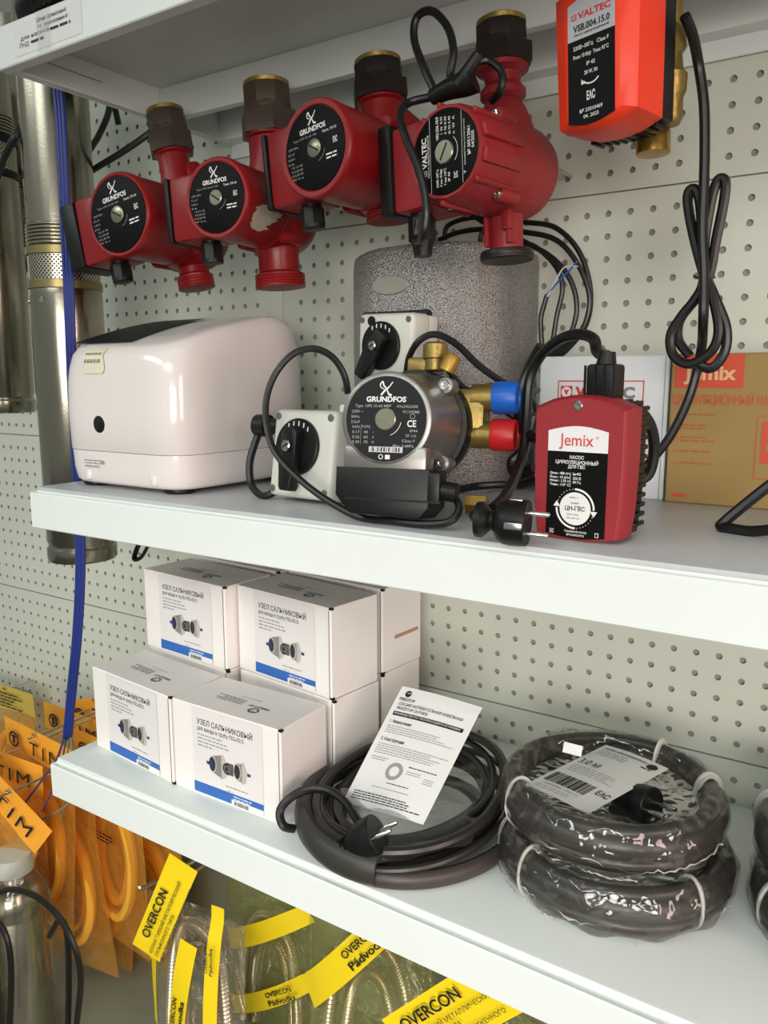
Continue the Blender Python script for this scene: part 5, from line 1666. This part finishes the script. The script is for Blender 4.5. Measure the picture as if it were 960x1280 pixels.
def borehole_pump(label, top, r, ztop, zs1, zs0, zbot, clamp=True):
    """zs1..zs0 = strainer band"""
    t = thing('borehole_pump', label, 'submersible pump', T(top[0], top[1], 0))
    g = G()
    g.lathe([(r * 0.5, ztop), (r * 0.93, ztop - 0.004), (r * 0.94, zs1 + 0.036)], STEEL, n=56)
    g.obj('motor_tube', t)
    g = G()
    pr = [(r * 0.93, zs1 + 0.036)]
    for k in range(6): pr += [(r * 0.98, zs1 + 0.035 - 0.0048 * k), (r * 0.98, zs1 + 0.0325 - 0.0048 * k), (r * 0.93, zs1 + 0.0320 - 0.0048 * k)]
    pr += [(r * 1.0, zs1 + 0.004), (r * 1.0, zs1)]
    g.lathe(pr, STEEL, n=56)
    g.obj('threaded_collar', t)
    g = G()
    g.lathe([(r * 0.97, zs0 - 0.002), (r * 0.97, zs1 + 0.002)], MESHM, n=56)
    g.obj('strainer', t)
    for z in (zs1, zs0):
        g = G()
        g.lathe([(r * 0.99, z - 0.006), (r * 1.02, z - 0.005), (r * 1.02, z + 0.005), (r * 0.99, z + 0.006)], mat('dull_clamp_metal', (150, 138, 92), 0.35, metal=0.8) if clamp else BLACK, n=56)
        g.obj('clamp_band', t)
    g = G()
    g.lathe([(r * 0.98, zs0 - 0.006), (r, zs0 - 0.014), (r, zbot + 0.030), (r * 0.96, zbot + 0.027), (r * 0.96, zbot + 0.022), (r * 1.01, zbot + 0.019), (r * 1.01, zbot + 0.004), (r * 0.97, zbot), (r * 0.4, zbot)], STEEL, n=64)
    g.obj('pump_tube', t)
    for a in (-120, -75, -30):
        g = G(rz(a) @ T(r * 0.995, 0, zs0 - 0.022) @ FX)
        g.lathe([(0.0045, 0), (0.0040, 0.0012), (0.0005, 0.0014)], CHROME, n=14)
        g.obj('rivet', t)
    return t
YA = -0.205
pA = at(88, 450, YA)
rA = 0.0490
za = [at(88, y_, YA).z for y_ in (316, 358, 694)]
tA = borehole_pump('tall stainless borehole pump hanging behind the flat blue cable', (pA.x, YA), rA, 1.02, za[0] + 0.0, za[1], za[2])
YC_ = -0.19
pC = at(-4, 400, YC_)
zc = [at(-4, y_, YC_).z for y_ in (172, 217, 515)]
tC = borehole_pump('shorter stainless borehole pump cut off by the left edge of the picture', (pC.x, YC_), 0.0480, at(-4, 48, YC_).z, zc[0], zc[1], zc[2], False)
pB = at(28, 250, -0.07)
tB = borehole_pump('dark stainless borehole pump half hidden between the two in front', (pB.x, -0.065), 0.045, 1.0, 0.72, 0.67, at(28, 345, -0.065).z, True)
g = G(tB.matrix_world.inverted())
# hooks that carry them
for p_, yb_, nm in ((pA, YA, 'wire hook carrying the tall borehole pump'), (pC, YC_, 'wire hook carrying the shorter borehole pump'), (pB, -0.065, 'wire hook carrying the half hidden borehole pump')):
    zt_ = {id(pA): 0.92, id(pB): 0.90, id(pC): 0.80}[id(p_)]
    g = G()
    g.tube([(p_.x, 0.004, zt_), (p_.x, yb_ + 0.030, zt_)], 0.003, CHROME, per=1)
    tag(g.obj('peg_hook'), nm, 'hook', 'wire hooks carrying the borehole pumps')
g = G(tC.matrix_world.inverted())
g.tube([at(-10, 245, -0.25), at(2, 205, -0.25), at(18, 172, -0.25), at(30, 152, -0.23)], 0.0048, RUBBER)
g.obj('cord', tC)
# flat blue cable with its bared ends
BLUEC = mat('blue_cable_sheath', (34, 50, 124), 0.42, bump=0.04, bscale=150)
t = thing('flat_blue_cable', 'flat blue cable hanging along the steel pump with split wire ends', 'cable', T(pA.x, -0.27, 0.4))
bpy.context.view_layer.update()
IVB = t.matrix_world.inverted()
g = G(IVB)
pth = c3((70, 85, -0.262), (76, 150, -0.266), (81, 260, -0.268), (86, 360, -0.268), (90, 470, -0.268), (96, 580, -0.268), (100, 660, -0.268), (100, 730, -0.268), (96, 800, -0.268), (90, 860, -0.268), (84, 924, -0.268))
for k in (-1, 0, 1):
    g.tube([p_ + Vector((0.0042 * k, 0.0016 * k, 0)) for p_ in pth], 0.0031, BLUEC, 8, 5)
g.obj('cable_sheath', t)
for l, m_, r_ in ((((80, 922), (70, 950), (45, 985), (22, 1016)), 'blue_core', 0.0018), (((82, 924), (76, 960), (64, 990), (54, 1014)), 'blue_core', 0.0014), (((86, 924), (84, 950), (83, 985), (76, 1030)), 'green_core', 0.0014), (((89, 922), (92, 955), (96, 990), (70, 1016), (34, 1031)), 'grey_core', 0.0022)):
    m_ = mat(m_, {'blue_core': (70, 66, 110), 'green_core': (110, 120, 60), 'grey_core': (128, 118, 92)}[m_], 0.45)
    g = G(IVB)
    g.tube([at(a_, b_, -0.275 - 0.001 * i) for i, (a_, b_) in enumerate(l)], r_, m_, 6)
    g.obj('wire_end', t)
# two black cords from the wall to the first red pump
for l, nm in ((((92, 225, -0.17), (104, 200, -0.15), (122, 172, -0.12), (134, 146, -0.10), (140, 125, -0.08)), 'black cord rising steeply from the leftmost red pump to the overhead shelf'), (((92, 230, -0.17), (112, 215, -0.16), (150, 192, -0.145), (182, 170, -0.13), (205, 150, -0.115)), 'black cord running slanted from the leftmost red pump to the shelf corner')):
    g = G()
    P = [at(*q) for q in l]
    P.append(Vector((P[-1].x, P[-1].y + 0.01, ZU - 0.0005)))
    g.tube(P, 0.0046, RUBBER)
    tag(g.obj('black_cord'), nm, 'cord')

# ------------------------------------------------------------------ bagged hoses on hooks
OFILM = film('orange_bag_film', (250, 200, 92), 0.30, 0.05, 0.08, 40, 1.0)
OCARD = mat('orange_header_card', (234, 160, 46), 0.5, bump=0.05, bscale=60)
OHOSE = mat('orange_hose', (244, 184, 62), 0.45)
CFILM = film('clear_hose_bag', (222, 222, 200), 0.06, 0.05, 0.08, 40, 1.0)
GFILM = film('green_tinted_bag', (206, 208, 110), 0.16, 0.05, 0.08, 40, 1.0)
YELL = mat('yellow_print', (238, 208, 22), 0.45)
METHOSE = mat('corrugated_steel_hose', (206, 192, 172), 0.28, metal=0.85)
def pillow(g, w_, h_, d_, m, seed, z0=0.0, nu=12, nv=16, amp=0.004):
    rn = random.Random(seed)
    ph = [rn.uniform(0, 6) for _ in range(4)]
    vs, fs = [], []
    for side in (-1, 1):
        o_ = len(vs)
        for j in range(nv + 1):
            for i in range(nu + 1):
                u, v = i / nu, j / nv
                e = (math.sin(PI * u) ** 0.6) * (math.sin(PI * min(1, v * 0.98 + 0.02)) ** 0.5)
                x = (u - 0.5) * w_ * (1 + 0.03 * math.sin(5 * v + ph[0]))
                y = side * (d_ / 2 * e + amp * e * math.sin(6 * u + 4 * v + ph[1]) * math.sin(7 * v - 3 * u + ph[2])) + 0.004 * math.sin(3 * v + ph[3]) * v
                vs.append((x, y, z0 - v * h_))
        for j in range(nv):
            for i in range(nu):
                a = o_ + j * (nu + 1) + i
                q = (a, a + 1, a + nu + 2, a + nu + 1)
                fs.append(q if side > 0 else q[::-1])
    g.add(vs, fs, m)
def tim_bag(label, M, w_=0.180, h_=0.30, seed=1, plain=False):
    t = thing('hose_bag', label, 'bagged hose', M, 'orange hose bags on the hooks at the left')
    g = G()
    rn = random.Random(seed)
    vs, fs = [], []
    n = 10
    for j in range(5):
        for i in range(n + 1):
            u = i / n
            vs.append(((u - 0.5) * w_, 0.004 * math.sin(4 * u + seed) * (j / 4), -0.052 * j / 4))
    for j in range(4):
        for i in range(n):
            a = j * (n + 1) + i
            fs.append((a, a + 1, a + n + 2, a + n + 1)[::-1])
    g.add(vs, fs, OCARD if not plain else mat('cream_header_card', (206, 178, 80), 0.55))
    X = T(0, -0.0042, -0.026) @ FY
    if not plain:
        g.text('TIM', 0.026, -0.003, 0.0230, PRINTK, X, 0.0015, 0.0, 0.080, sp=1.3)
        g.disc(-0.055, -0.002, 0.0135, PRINTK, X, 0.0015, 24, 0.0098)
        g.rect(-0.0585, -0.0515, -0.0095, 0.0055, PRINTK, X, 0.0015)
        g.rect(-0.0620, -0.0480, 0.0020, 0.0050, PRINTK, X, 0.0018)
    else:
        g.lines(-0.06, 0.012, 0.12, 5, 0.007, 0.003, PRINTK, X, 0.0015, seed=seed)
    g.obj('header_card', t)
    g = G(T(0, 0, -0.050))
    pillow(g, w_, h_, 0.028, OFILM, seed, amp=0.003)
    g.lines(-0.05, -0.10, 0.09, 3, 0.006, 0.003, PRINTK, T(0, -0.019, 0) @ FY, 0.002, seed=seed + 40)
    g.obj('bag_film', t, ang=80)
    for k in range(2):
        rr = 0.058 - 0.014 * k
        cz = -0.050 - h_ * 0.50
        pts = [(rr * math.cos(R(a)) + rn.uniform(-0.002, 0.002), 0.006 * (k - 0.5) + 0.004 * math.sin(R(a)), cz + rr * 1.75 * math.sin(R(a))) for a in range(0, 360, 24)]
        g = G()
        g.tube(pts, 0.0085, OHOSE, 8, 4, closed=True)
        g.obj('hose', t)
    return t
def hook_in(M, label, grp):
    x, z = M.translation.x, M.translation.z - 0.006
    g = G()
    g.tube([(x, 0.004, z), (x, M.translation.y + 0.004, z), (x, M.translation.y - 0.003, z + 0.001), (x, M.translation.y - 0.008, z + 0.006)], 0.0018, CHROME)
    tag(g.obj('peg_hook'), label, 'hook', grp)
spec = [((46, 915), -0.240, -4, 0, 'orange hose bag with the widest open logo card left of the blue cable end', False),
        ((2, 940), -0.275, -3, 8, 'orange hose bag at the left edge in front of the open logo card', False),
        ((92, 890), -0.108, 0, 0, 'orange hose bag whose logo card is crossed by the blue cable', False),
        ((120, 872), -0.075, 16, 0, 'orange hose bag tilted up beside the corner carton', False),
        ((8, 858), -0.060, 2, 0, 'hose bag with a mustard card of small print at the left edge', True),
        ((128, 925), -0.172, 3, -6, 'orange hose bag under the end of the blue cable', False),
        ((14, 985), -0.318, -38, 14, 'foremost orange hose bag with its card turned steeply at the left edge', False),
        ((175, 985), -0.115, 2, 0, 'orange hose bag behind the left corner of the lowest shelf', False),
        ((66, 962), -0.206, 5, 4, 'orange hose bag just below the card with the open logo', False),
        ((128, 978), -0.140, -6, -4, 'orange hose bag whose card touches the split wire ends', False)]
for i, (p_, Y_, tl, yw, lb, pl_) in enumerate(spec):
    o = at(p_[0], p_[1], Y_)
    M = T(*o) @ rz(yw) @ ry(-tl) 
    tim_bag(lb, M, seed=i + 1, plain=pl_)
    hook_in(M, 'wire hook through the ' + lb.replace(' whose logo', ' with the').split(' with ')[0].replace('foremost ', 'steeply turned ') + (' at row %s' % '' if False else '') if False else 'steel wire hook carrying ' + ['the bag with the open logo card', 'the bag at the left edge before the open card', 'the bag crossed by the blue cable', 'the tilted bag beside the corner carton', 'the bag with the mustard card', 'the bag under the blue cable end', 'the foremost steeply turned bag', 'the bag behind the shelf corner', 'the bag below the open logo card', 'the bag touching the wire ends'][i], 'wire hooks for the orange bags')
g = G()
h0 = at(28, 880, 0)
X0 = at(30, 862, 0)
g.tube([(X0.x - 0.03, -0.001, X0.z), (X0.x + 0.03, -0.001, X0.z)], 0.0022, CHROME, per=1)
g.tube([(X0.x, 0.004, X0.z), (X0.x, -0.10, X0.z - 0.008), (X0.x, -0.115, X0.z - 0.002)], 0.0025, CHROME)
tag(g.obj('peg_hook'), 'empty steel wire hook on the pegboard above the orange bags', 'hook')

def steel_hose(g, pts, r=0.0088):
    P = catmull(pts, 46)
    g.tube(P, r, METHOSE, 10, 1, rib=0.80)
def overcon_bag(label, M, w_=0.15, h_=0.34, stripes=(), seed=1, film_=None, head=True, hosek=1.0, tilt=0.0, yaw=0.0, hh=0.060, cx_=0.0, cz_=0.0, ht=0.24):
    t = thing('steel_hose_bag', label, 'bagged hose', M, 'yellow striped hose bags under the lowest shelf')
    g = G(T(cx_, -0.026, cz_ - hh / 2) @ rz(yaw) @ ry(tilt) @ T(0, 0, hh / 2))
    if head:
        vs, fs = [], []
        n = 8
        for j in range(4):
            for i in range(n + 1): vs.append(((i / n - 0.5) * w_, 0.003 * math.sin(3 * i / n + seed) * j / 3, -hh * j / 3))
        for j in range(3):
            for i in range(n):
                a = j * (n + 1) + i
                fs.append((a, a + 1, a + n + 2, a + n + 1)[::-1])
        g.add(vs, fs, YELL)
        X = T(0, -0.0036, 0) @ FY
        g.text('OVERCON', -0.012, -0.014, 0.0125, PRINTK, X, 0.001, 0.02, 0.085)
        for i, s_ in enumerate(('ШЛАНГ ГИБКИЙ МЕТАЛЛИЧЕСКИЙ', 'СИЛЬФОННОГО ТИПА', 'ДЛЯ ПРИРОДНОГО И СЖИЖЕННОГО')): g.text(s_, -w_ * 0.44, -0.029 - 0.0100 * i, 0.0050, PRINTK, X, 0.001, 0.005, (0.128, 0.076, 0.128)[i], 'L')
        g.obj('header_card', t)
    g = G(T(0, 0, -0.058 if head else 0))
    pillow(g, w_, h_, 0.042, film_ or CFILM, seed)
    bf = g.obj('bag_film', t, ang=80)
    zo = -0.058 if head else 0.0
    for (x0, z0_, x1, z1_, wd_s, tx_) in stripes:
        a = math.atan2(z1_ - z0_, x1 - x0)
        L_ = math.hypot(x1 - x0, z1_ - z0_)
        g = G(T(x0, 0, zo + z0_) @ FY @ Matrix.Rotation(a, 4, 'Z'))
        vs, fs = [], []
        n = 14
        def yy(u, q):
            X_, Z_ = x0 + (x1 - x0) * u - math.sin(a) * q, z0_ + (z1_ - z0_) * u + math.cos(a) * q
            U, V = min(1, max(0, X_ / w_ + 0.5)), min(1, max(0, -Z_ / h_))
            return 0.0275 * (math.sin(PI * U) ** 0.6) * (math.sin(PI * min(1, V * 0.98 + 0.02)) ** 0.5) + 0.001
        for i in range(n + 1):
            for q in (-wd_s / 2, 0, wd_s / 2): vs.append((L_ * i / n, q, yy(i / n, q)))
        for i in range(n):
            for k in range(2):
                b_ = i * 3 + k
                fs.append((b_, b_ + 3, b_ + 4, b_ + 1))
        g.add(vs, fs, YELL)
        if tx_:
            zt_ = max(yy(u, q) for u in (0.3, 0.5, 0.7) for q in (-wd_s / 2, 0, wd_s / 2)) + 0.0012
            g.text('OVERCON', L_ * tx_, wd_s * 0.20, wd_s * 0.26, PRINTK, None, zt_, 0.02, wd_s * 2.0)
            g.text('Pádvodka', L_ * tx_, -wd_s * 0.22, wd_s * 0.28, PRINTK, None, zt_, 0.02, wd_s * 2.1)
        g.obj('yellow_stripe', bf)
    g = G()
    w3 = w_ * 0.30 * hosek
    steel_hose(g, [(-w3 * 1.15, 0, zo - h_ * 0.95), (-w3 * 1.1, 0, zo - h_ * 0.60), (-w3 * 0.7, 0, zo - h_ * (ht + 0.09)), (0.0, 0.0, zo - h_ * ht), (w3 * 0.75, 0, zo - h_ * (ht + 0.11)), (w3 * 1.0, 0, zo - h_ * 0.62), (w3 * 1.0, 0, zo - h_ * 0.95)])
    g.obj('steel_hose', t)
    g = G()
    steel_hose(g, [(-w3 * 0.8, 0.008, zo - h_ * 0.95), (-w3 * 0.75, 0.008, zo - h_ * 0.65), (-w3 * 0.4, 0.008, zo - h_ * (ht + 0.19)), (w3 * 0.3, 0.008, zo - h_ * (ht + 0.19)), (w3 * 0.65, 0.008, zo - h_ * 0.66), (w3 * 0.7, 0.008, zo - h_ * 0.95)])
    g.obj('steel_hose', t)
    return t
# the bag hanging by one corner at the left
o = at(241, 1086, -0.250)
M = T(*o) @ rz(6)
b1 = overcon_bag('clear hose bag with yellow stripes hanging by its twisted card below the cartons', M, 0.165, 0.30, ((-0.036, -0.270, 0.004, -0.040, 0.030, 0.50), (0.034, -0.262, 0.046, 0.02, 0.020, 0.76), (-0.076, -0.20, -0.068, -0.08, 0.016, 0)), 3, tilt=-66, yaw=10, hh=0.046, cx_=-0.030, cz_=-0.030, ht=0.09)
hook_in(M, 'wire hook tip beside the twisted yellow card under the lowest shelf', 'wire hooks for the yellow bags')
g = G()
q0, q1 = at(232, 1083, -0.21), at(181, 1109, -0.27)
g.tube([(q0.x + 0.02, 0.004, q0.z), (q0.x, -0.20, q0.z), q1, q1 + Vector((-0.003, -0.006, 0.004))], 0.0028, CHROME)
tag(g.obj('peg_hook'), 'long steel wire hook sticking out left of the twisted yellow card', 'hook')
o = at(462, 1122, -0.235)
M = T(*o) @ rz(8)
overcon_bag('greenish hose bag with a slanted yellow stripe in the middle under the shelf', M, 0.170, 0.36, ((-0.083, -0.150, 0.050, 0.010, 0.036, 0.66), (0.010, -0.24, 0.084, -0.14, 0.034, 0), (-0.08, -0.31, 0.0, -0.22, 0.03, 0)), 5, GFILM, False, 1.1, ht=0.14)
hook_in(M, 'wire hook carrying the greenish hose bag in the middle', 'wire hooks for the yellow bags')
o = at(574, 1213, -0.300)
M = T(*o) @ rz(8)
overcon_bag('hose bag with a flat printed yellow card nearest the right under the shelf', M, 0.150, 0.30, ((0.03, -0.02, 0.0, -0.28, 0.03, 0),), 7, CFILM, True, tilt=-46)
hook_in(M, 'wire hook through the flat printed yellow card', 'wire hooks for the yellow bags')
o = at(335, 1095, -0.110)
M = T(*o) @ rz(2)
overcon_bag('greenish hose bag hanging further back between the two striped bags', M, 0.165, 0.29, ((-0.08, -0.13, 0.08, -0.03, 0.030, 0), (-0.08, -0.25, 0.08, -0.14, 0.030, 0.75)), 9, GFILM, False)
hook_in(M, 'wire hook carrying the greenish bag further back', 'wire hooks for the yellow bags')
o = at(640, 1260, -0.14)
M = T(*o) @ rz(0)
overcon_bag('greenish hose bag half hidden behind the printed yellow card', M, 0.165, 0.27, ((-0.08, -0.10, 0.08, -0.14, 0.030, 0),), 12, GFILM, False)
hook_in(M, 'wire hook carrying the bag behind the printed yellow card', 'wire hooks for the yellow bags')

# ------------------------------------------------------------------ bagged steel pumps at the bottom left, standing on the base deck
ZD = -0.60
t = thing('base_deck', 'grey green base deck under the hanging bags', 'shelf', T(-0.5, 0, ZD))
g = G()
g.box((0, -0.205, -0.012), (2.70, 0.400, 0.024), GREYBASE, 0.003)
g.obj('deck', t)
g = G()
g.box((0, -0.400, -0.26), (2.70, 0.020, 0.48), GREYBASE, 0.002)
g.obj('kick_plate', t)
def bagged_pump(label, px, Yb, ztop, r_, seed, cup):
    p_ = at(px[0], px[1], Yb)
    t = thing('bagged_pump', label, 'submersible pump', T(p_.x, Yb, ZD), 'bagged steel pumps at the bottom left')
    H = ztop - ZD
    g = G()
    g.lathe([(r_ * 0.9, 0.0), (r_, 0.004), (r_, H - 0.055), (r_ * 0.93, H - 0.050), (r_ * 0.93, H - 0.045), (r_, H - 0.042), (r_, H - 0.020), (r_ * 0.8, H - 0.006), (r_ * 0.45, H)], STEEL, n=44)
    g.obj('steel_body', t)
    g = G()
    if cup:
        g.lathe([(r_ * 0.34, H - 0.002), (r_ * 0.34, H + 0.014), (r_ * 0.72, H + 0.018), (r_ * 0.74, H + 0.030), (r_ * 0.66, H + 0.044), (r_ * 0.20, H + 0.046)], mat('frosted_cap', (196, 198, 188), 0.3, alpha=0.85), n=32)
    else:
        g.lathe([(r_ * 0.34, H - 0.002), (r_ * 0.34, H + 0.012), (r_ * 0.5, H + 0.014), (r_ * 0.5, H + 0.028)], BRASS, n=32)
    g.obj('outlet_cap', t)
    g = G()
    rn = random.Random(seed)
    ph = [rn.uniform(0, 6) for _ in range(5)]
    vs, fs = [], []
    for j in range(15):
        for i in range(28):
            a = 2 * PI * i / 28
            k = r_ * (1.16 + 0.05 * math.sin(5 * a + ph[0] + j) + 0.04 * math.sin(3 * a - 0.7 * j + ph[1]))
            if j > 11: k *= 1 - 0.16 * (j - 11)
            vs.append((k * math.cos(a), k * math.sin(a), 0.001 + (H + 0.03) * j / 14))
    for j in range(14):
        for i in range(28): fs.append((j * 28 + i, j * 28 + (i + 1) % 28, (j + 1) * 28 + (i + 1) % 28, (j + 1) * 28 + i))
    g.add(vs, fs, film('pump_bag_%d' % seed, (200, 204, 180), 0.10, 0.05, 0.08, 45, 1.0))
    g.obj('bag_film', t, ang=80)
    return t
bp1 = bagged_pump('film wrapped steel pump with a frosted cap and black cord at the bottom left', (24, 1180), -0.330, at(52, 1120, -0.33).z, 0.042, 2, True)
bp2 = bagged_pump('bright steel pump wrapped in film cut off by the bottom left corner', (-60, 1220), -0.430, at(-60, 1165, -0.430).z, 0.042, 4, False)
bpy.context.view_layer.update()
for l in (((-20, 1125, -0.385), (10, 1112, -0.39), (40, 1118, -0.39), (70, 1142, -0.39), (92, 1180, -0.388), (101, 1220, -0.385), (97, 1270, -0.38), (90, 1330, -0.37)), ((62, 1170, -0.375), (75, 1150, -0.378), (84, 1170, -0.378), (86, 1230, -0.378), (84, 1320, -0.378))):
    g = G(bp1.matrix_world.inverted())
    g.tube([at(*q) for q in l], 0.0040, RUBBER)
    g.obj('cord', bp1)
g = G(bp2.matrix_world.inverted())
g.tube([at(*q) for q in ((-25, 1140, -0.40), (-5, 1150, -0.402), (10, 1178, -0.402), (14, 1230, -0.402), (10, 1320, -0.40))], 0.0042, RUBBER)
g.obj('cord', bp2)
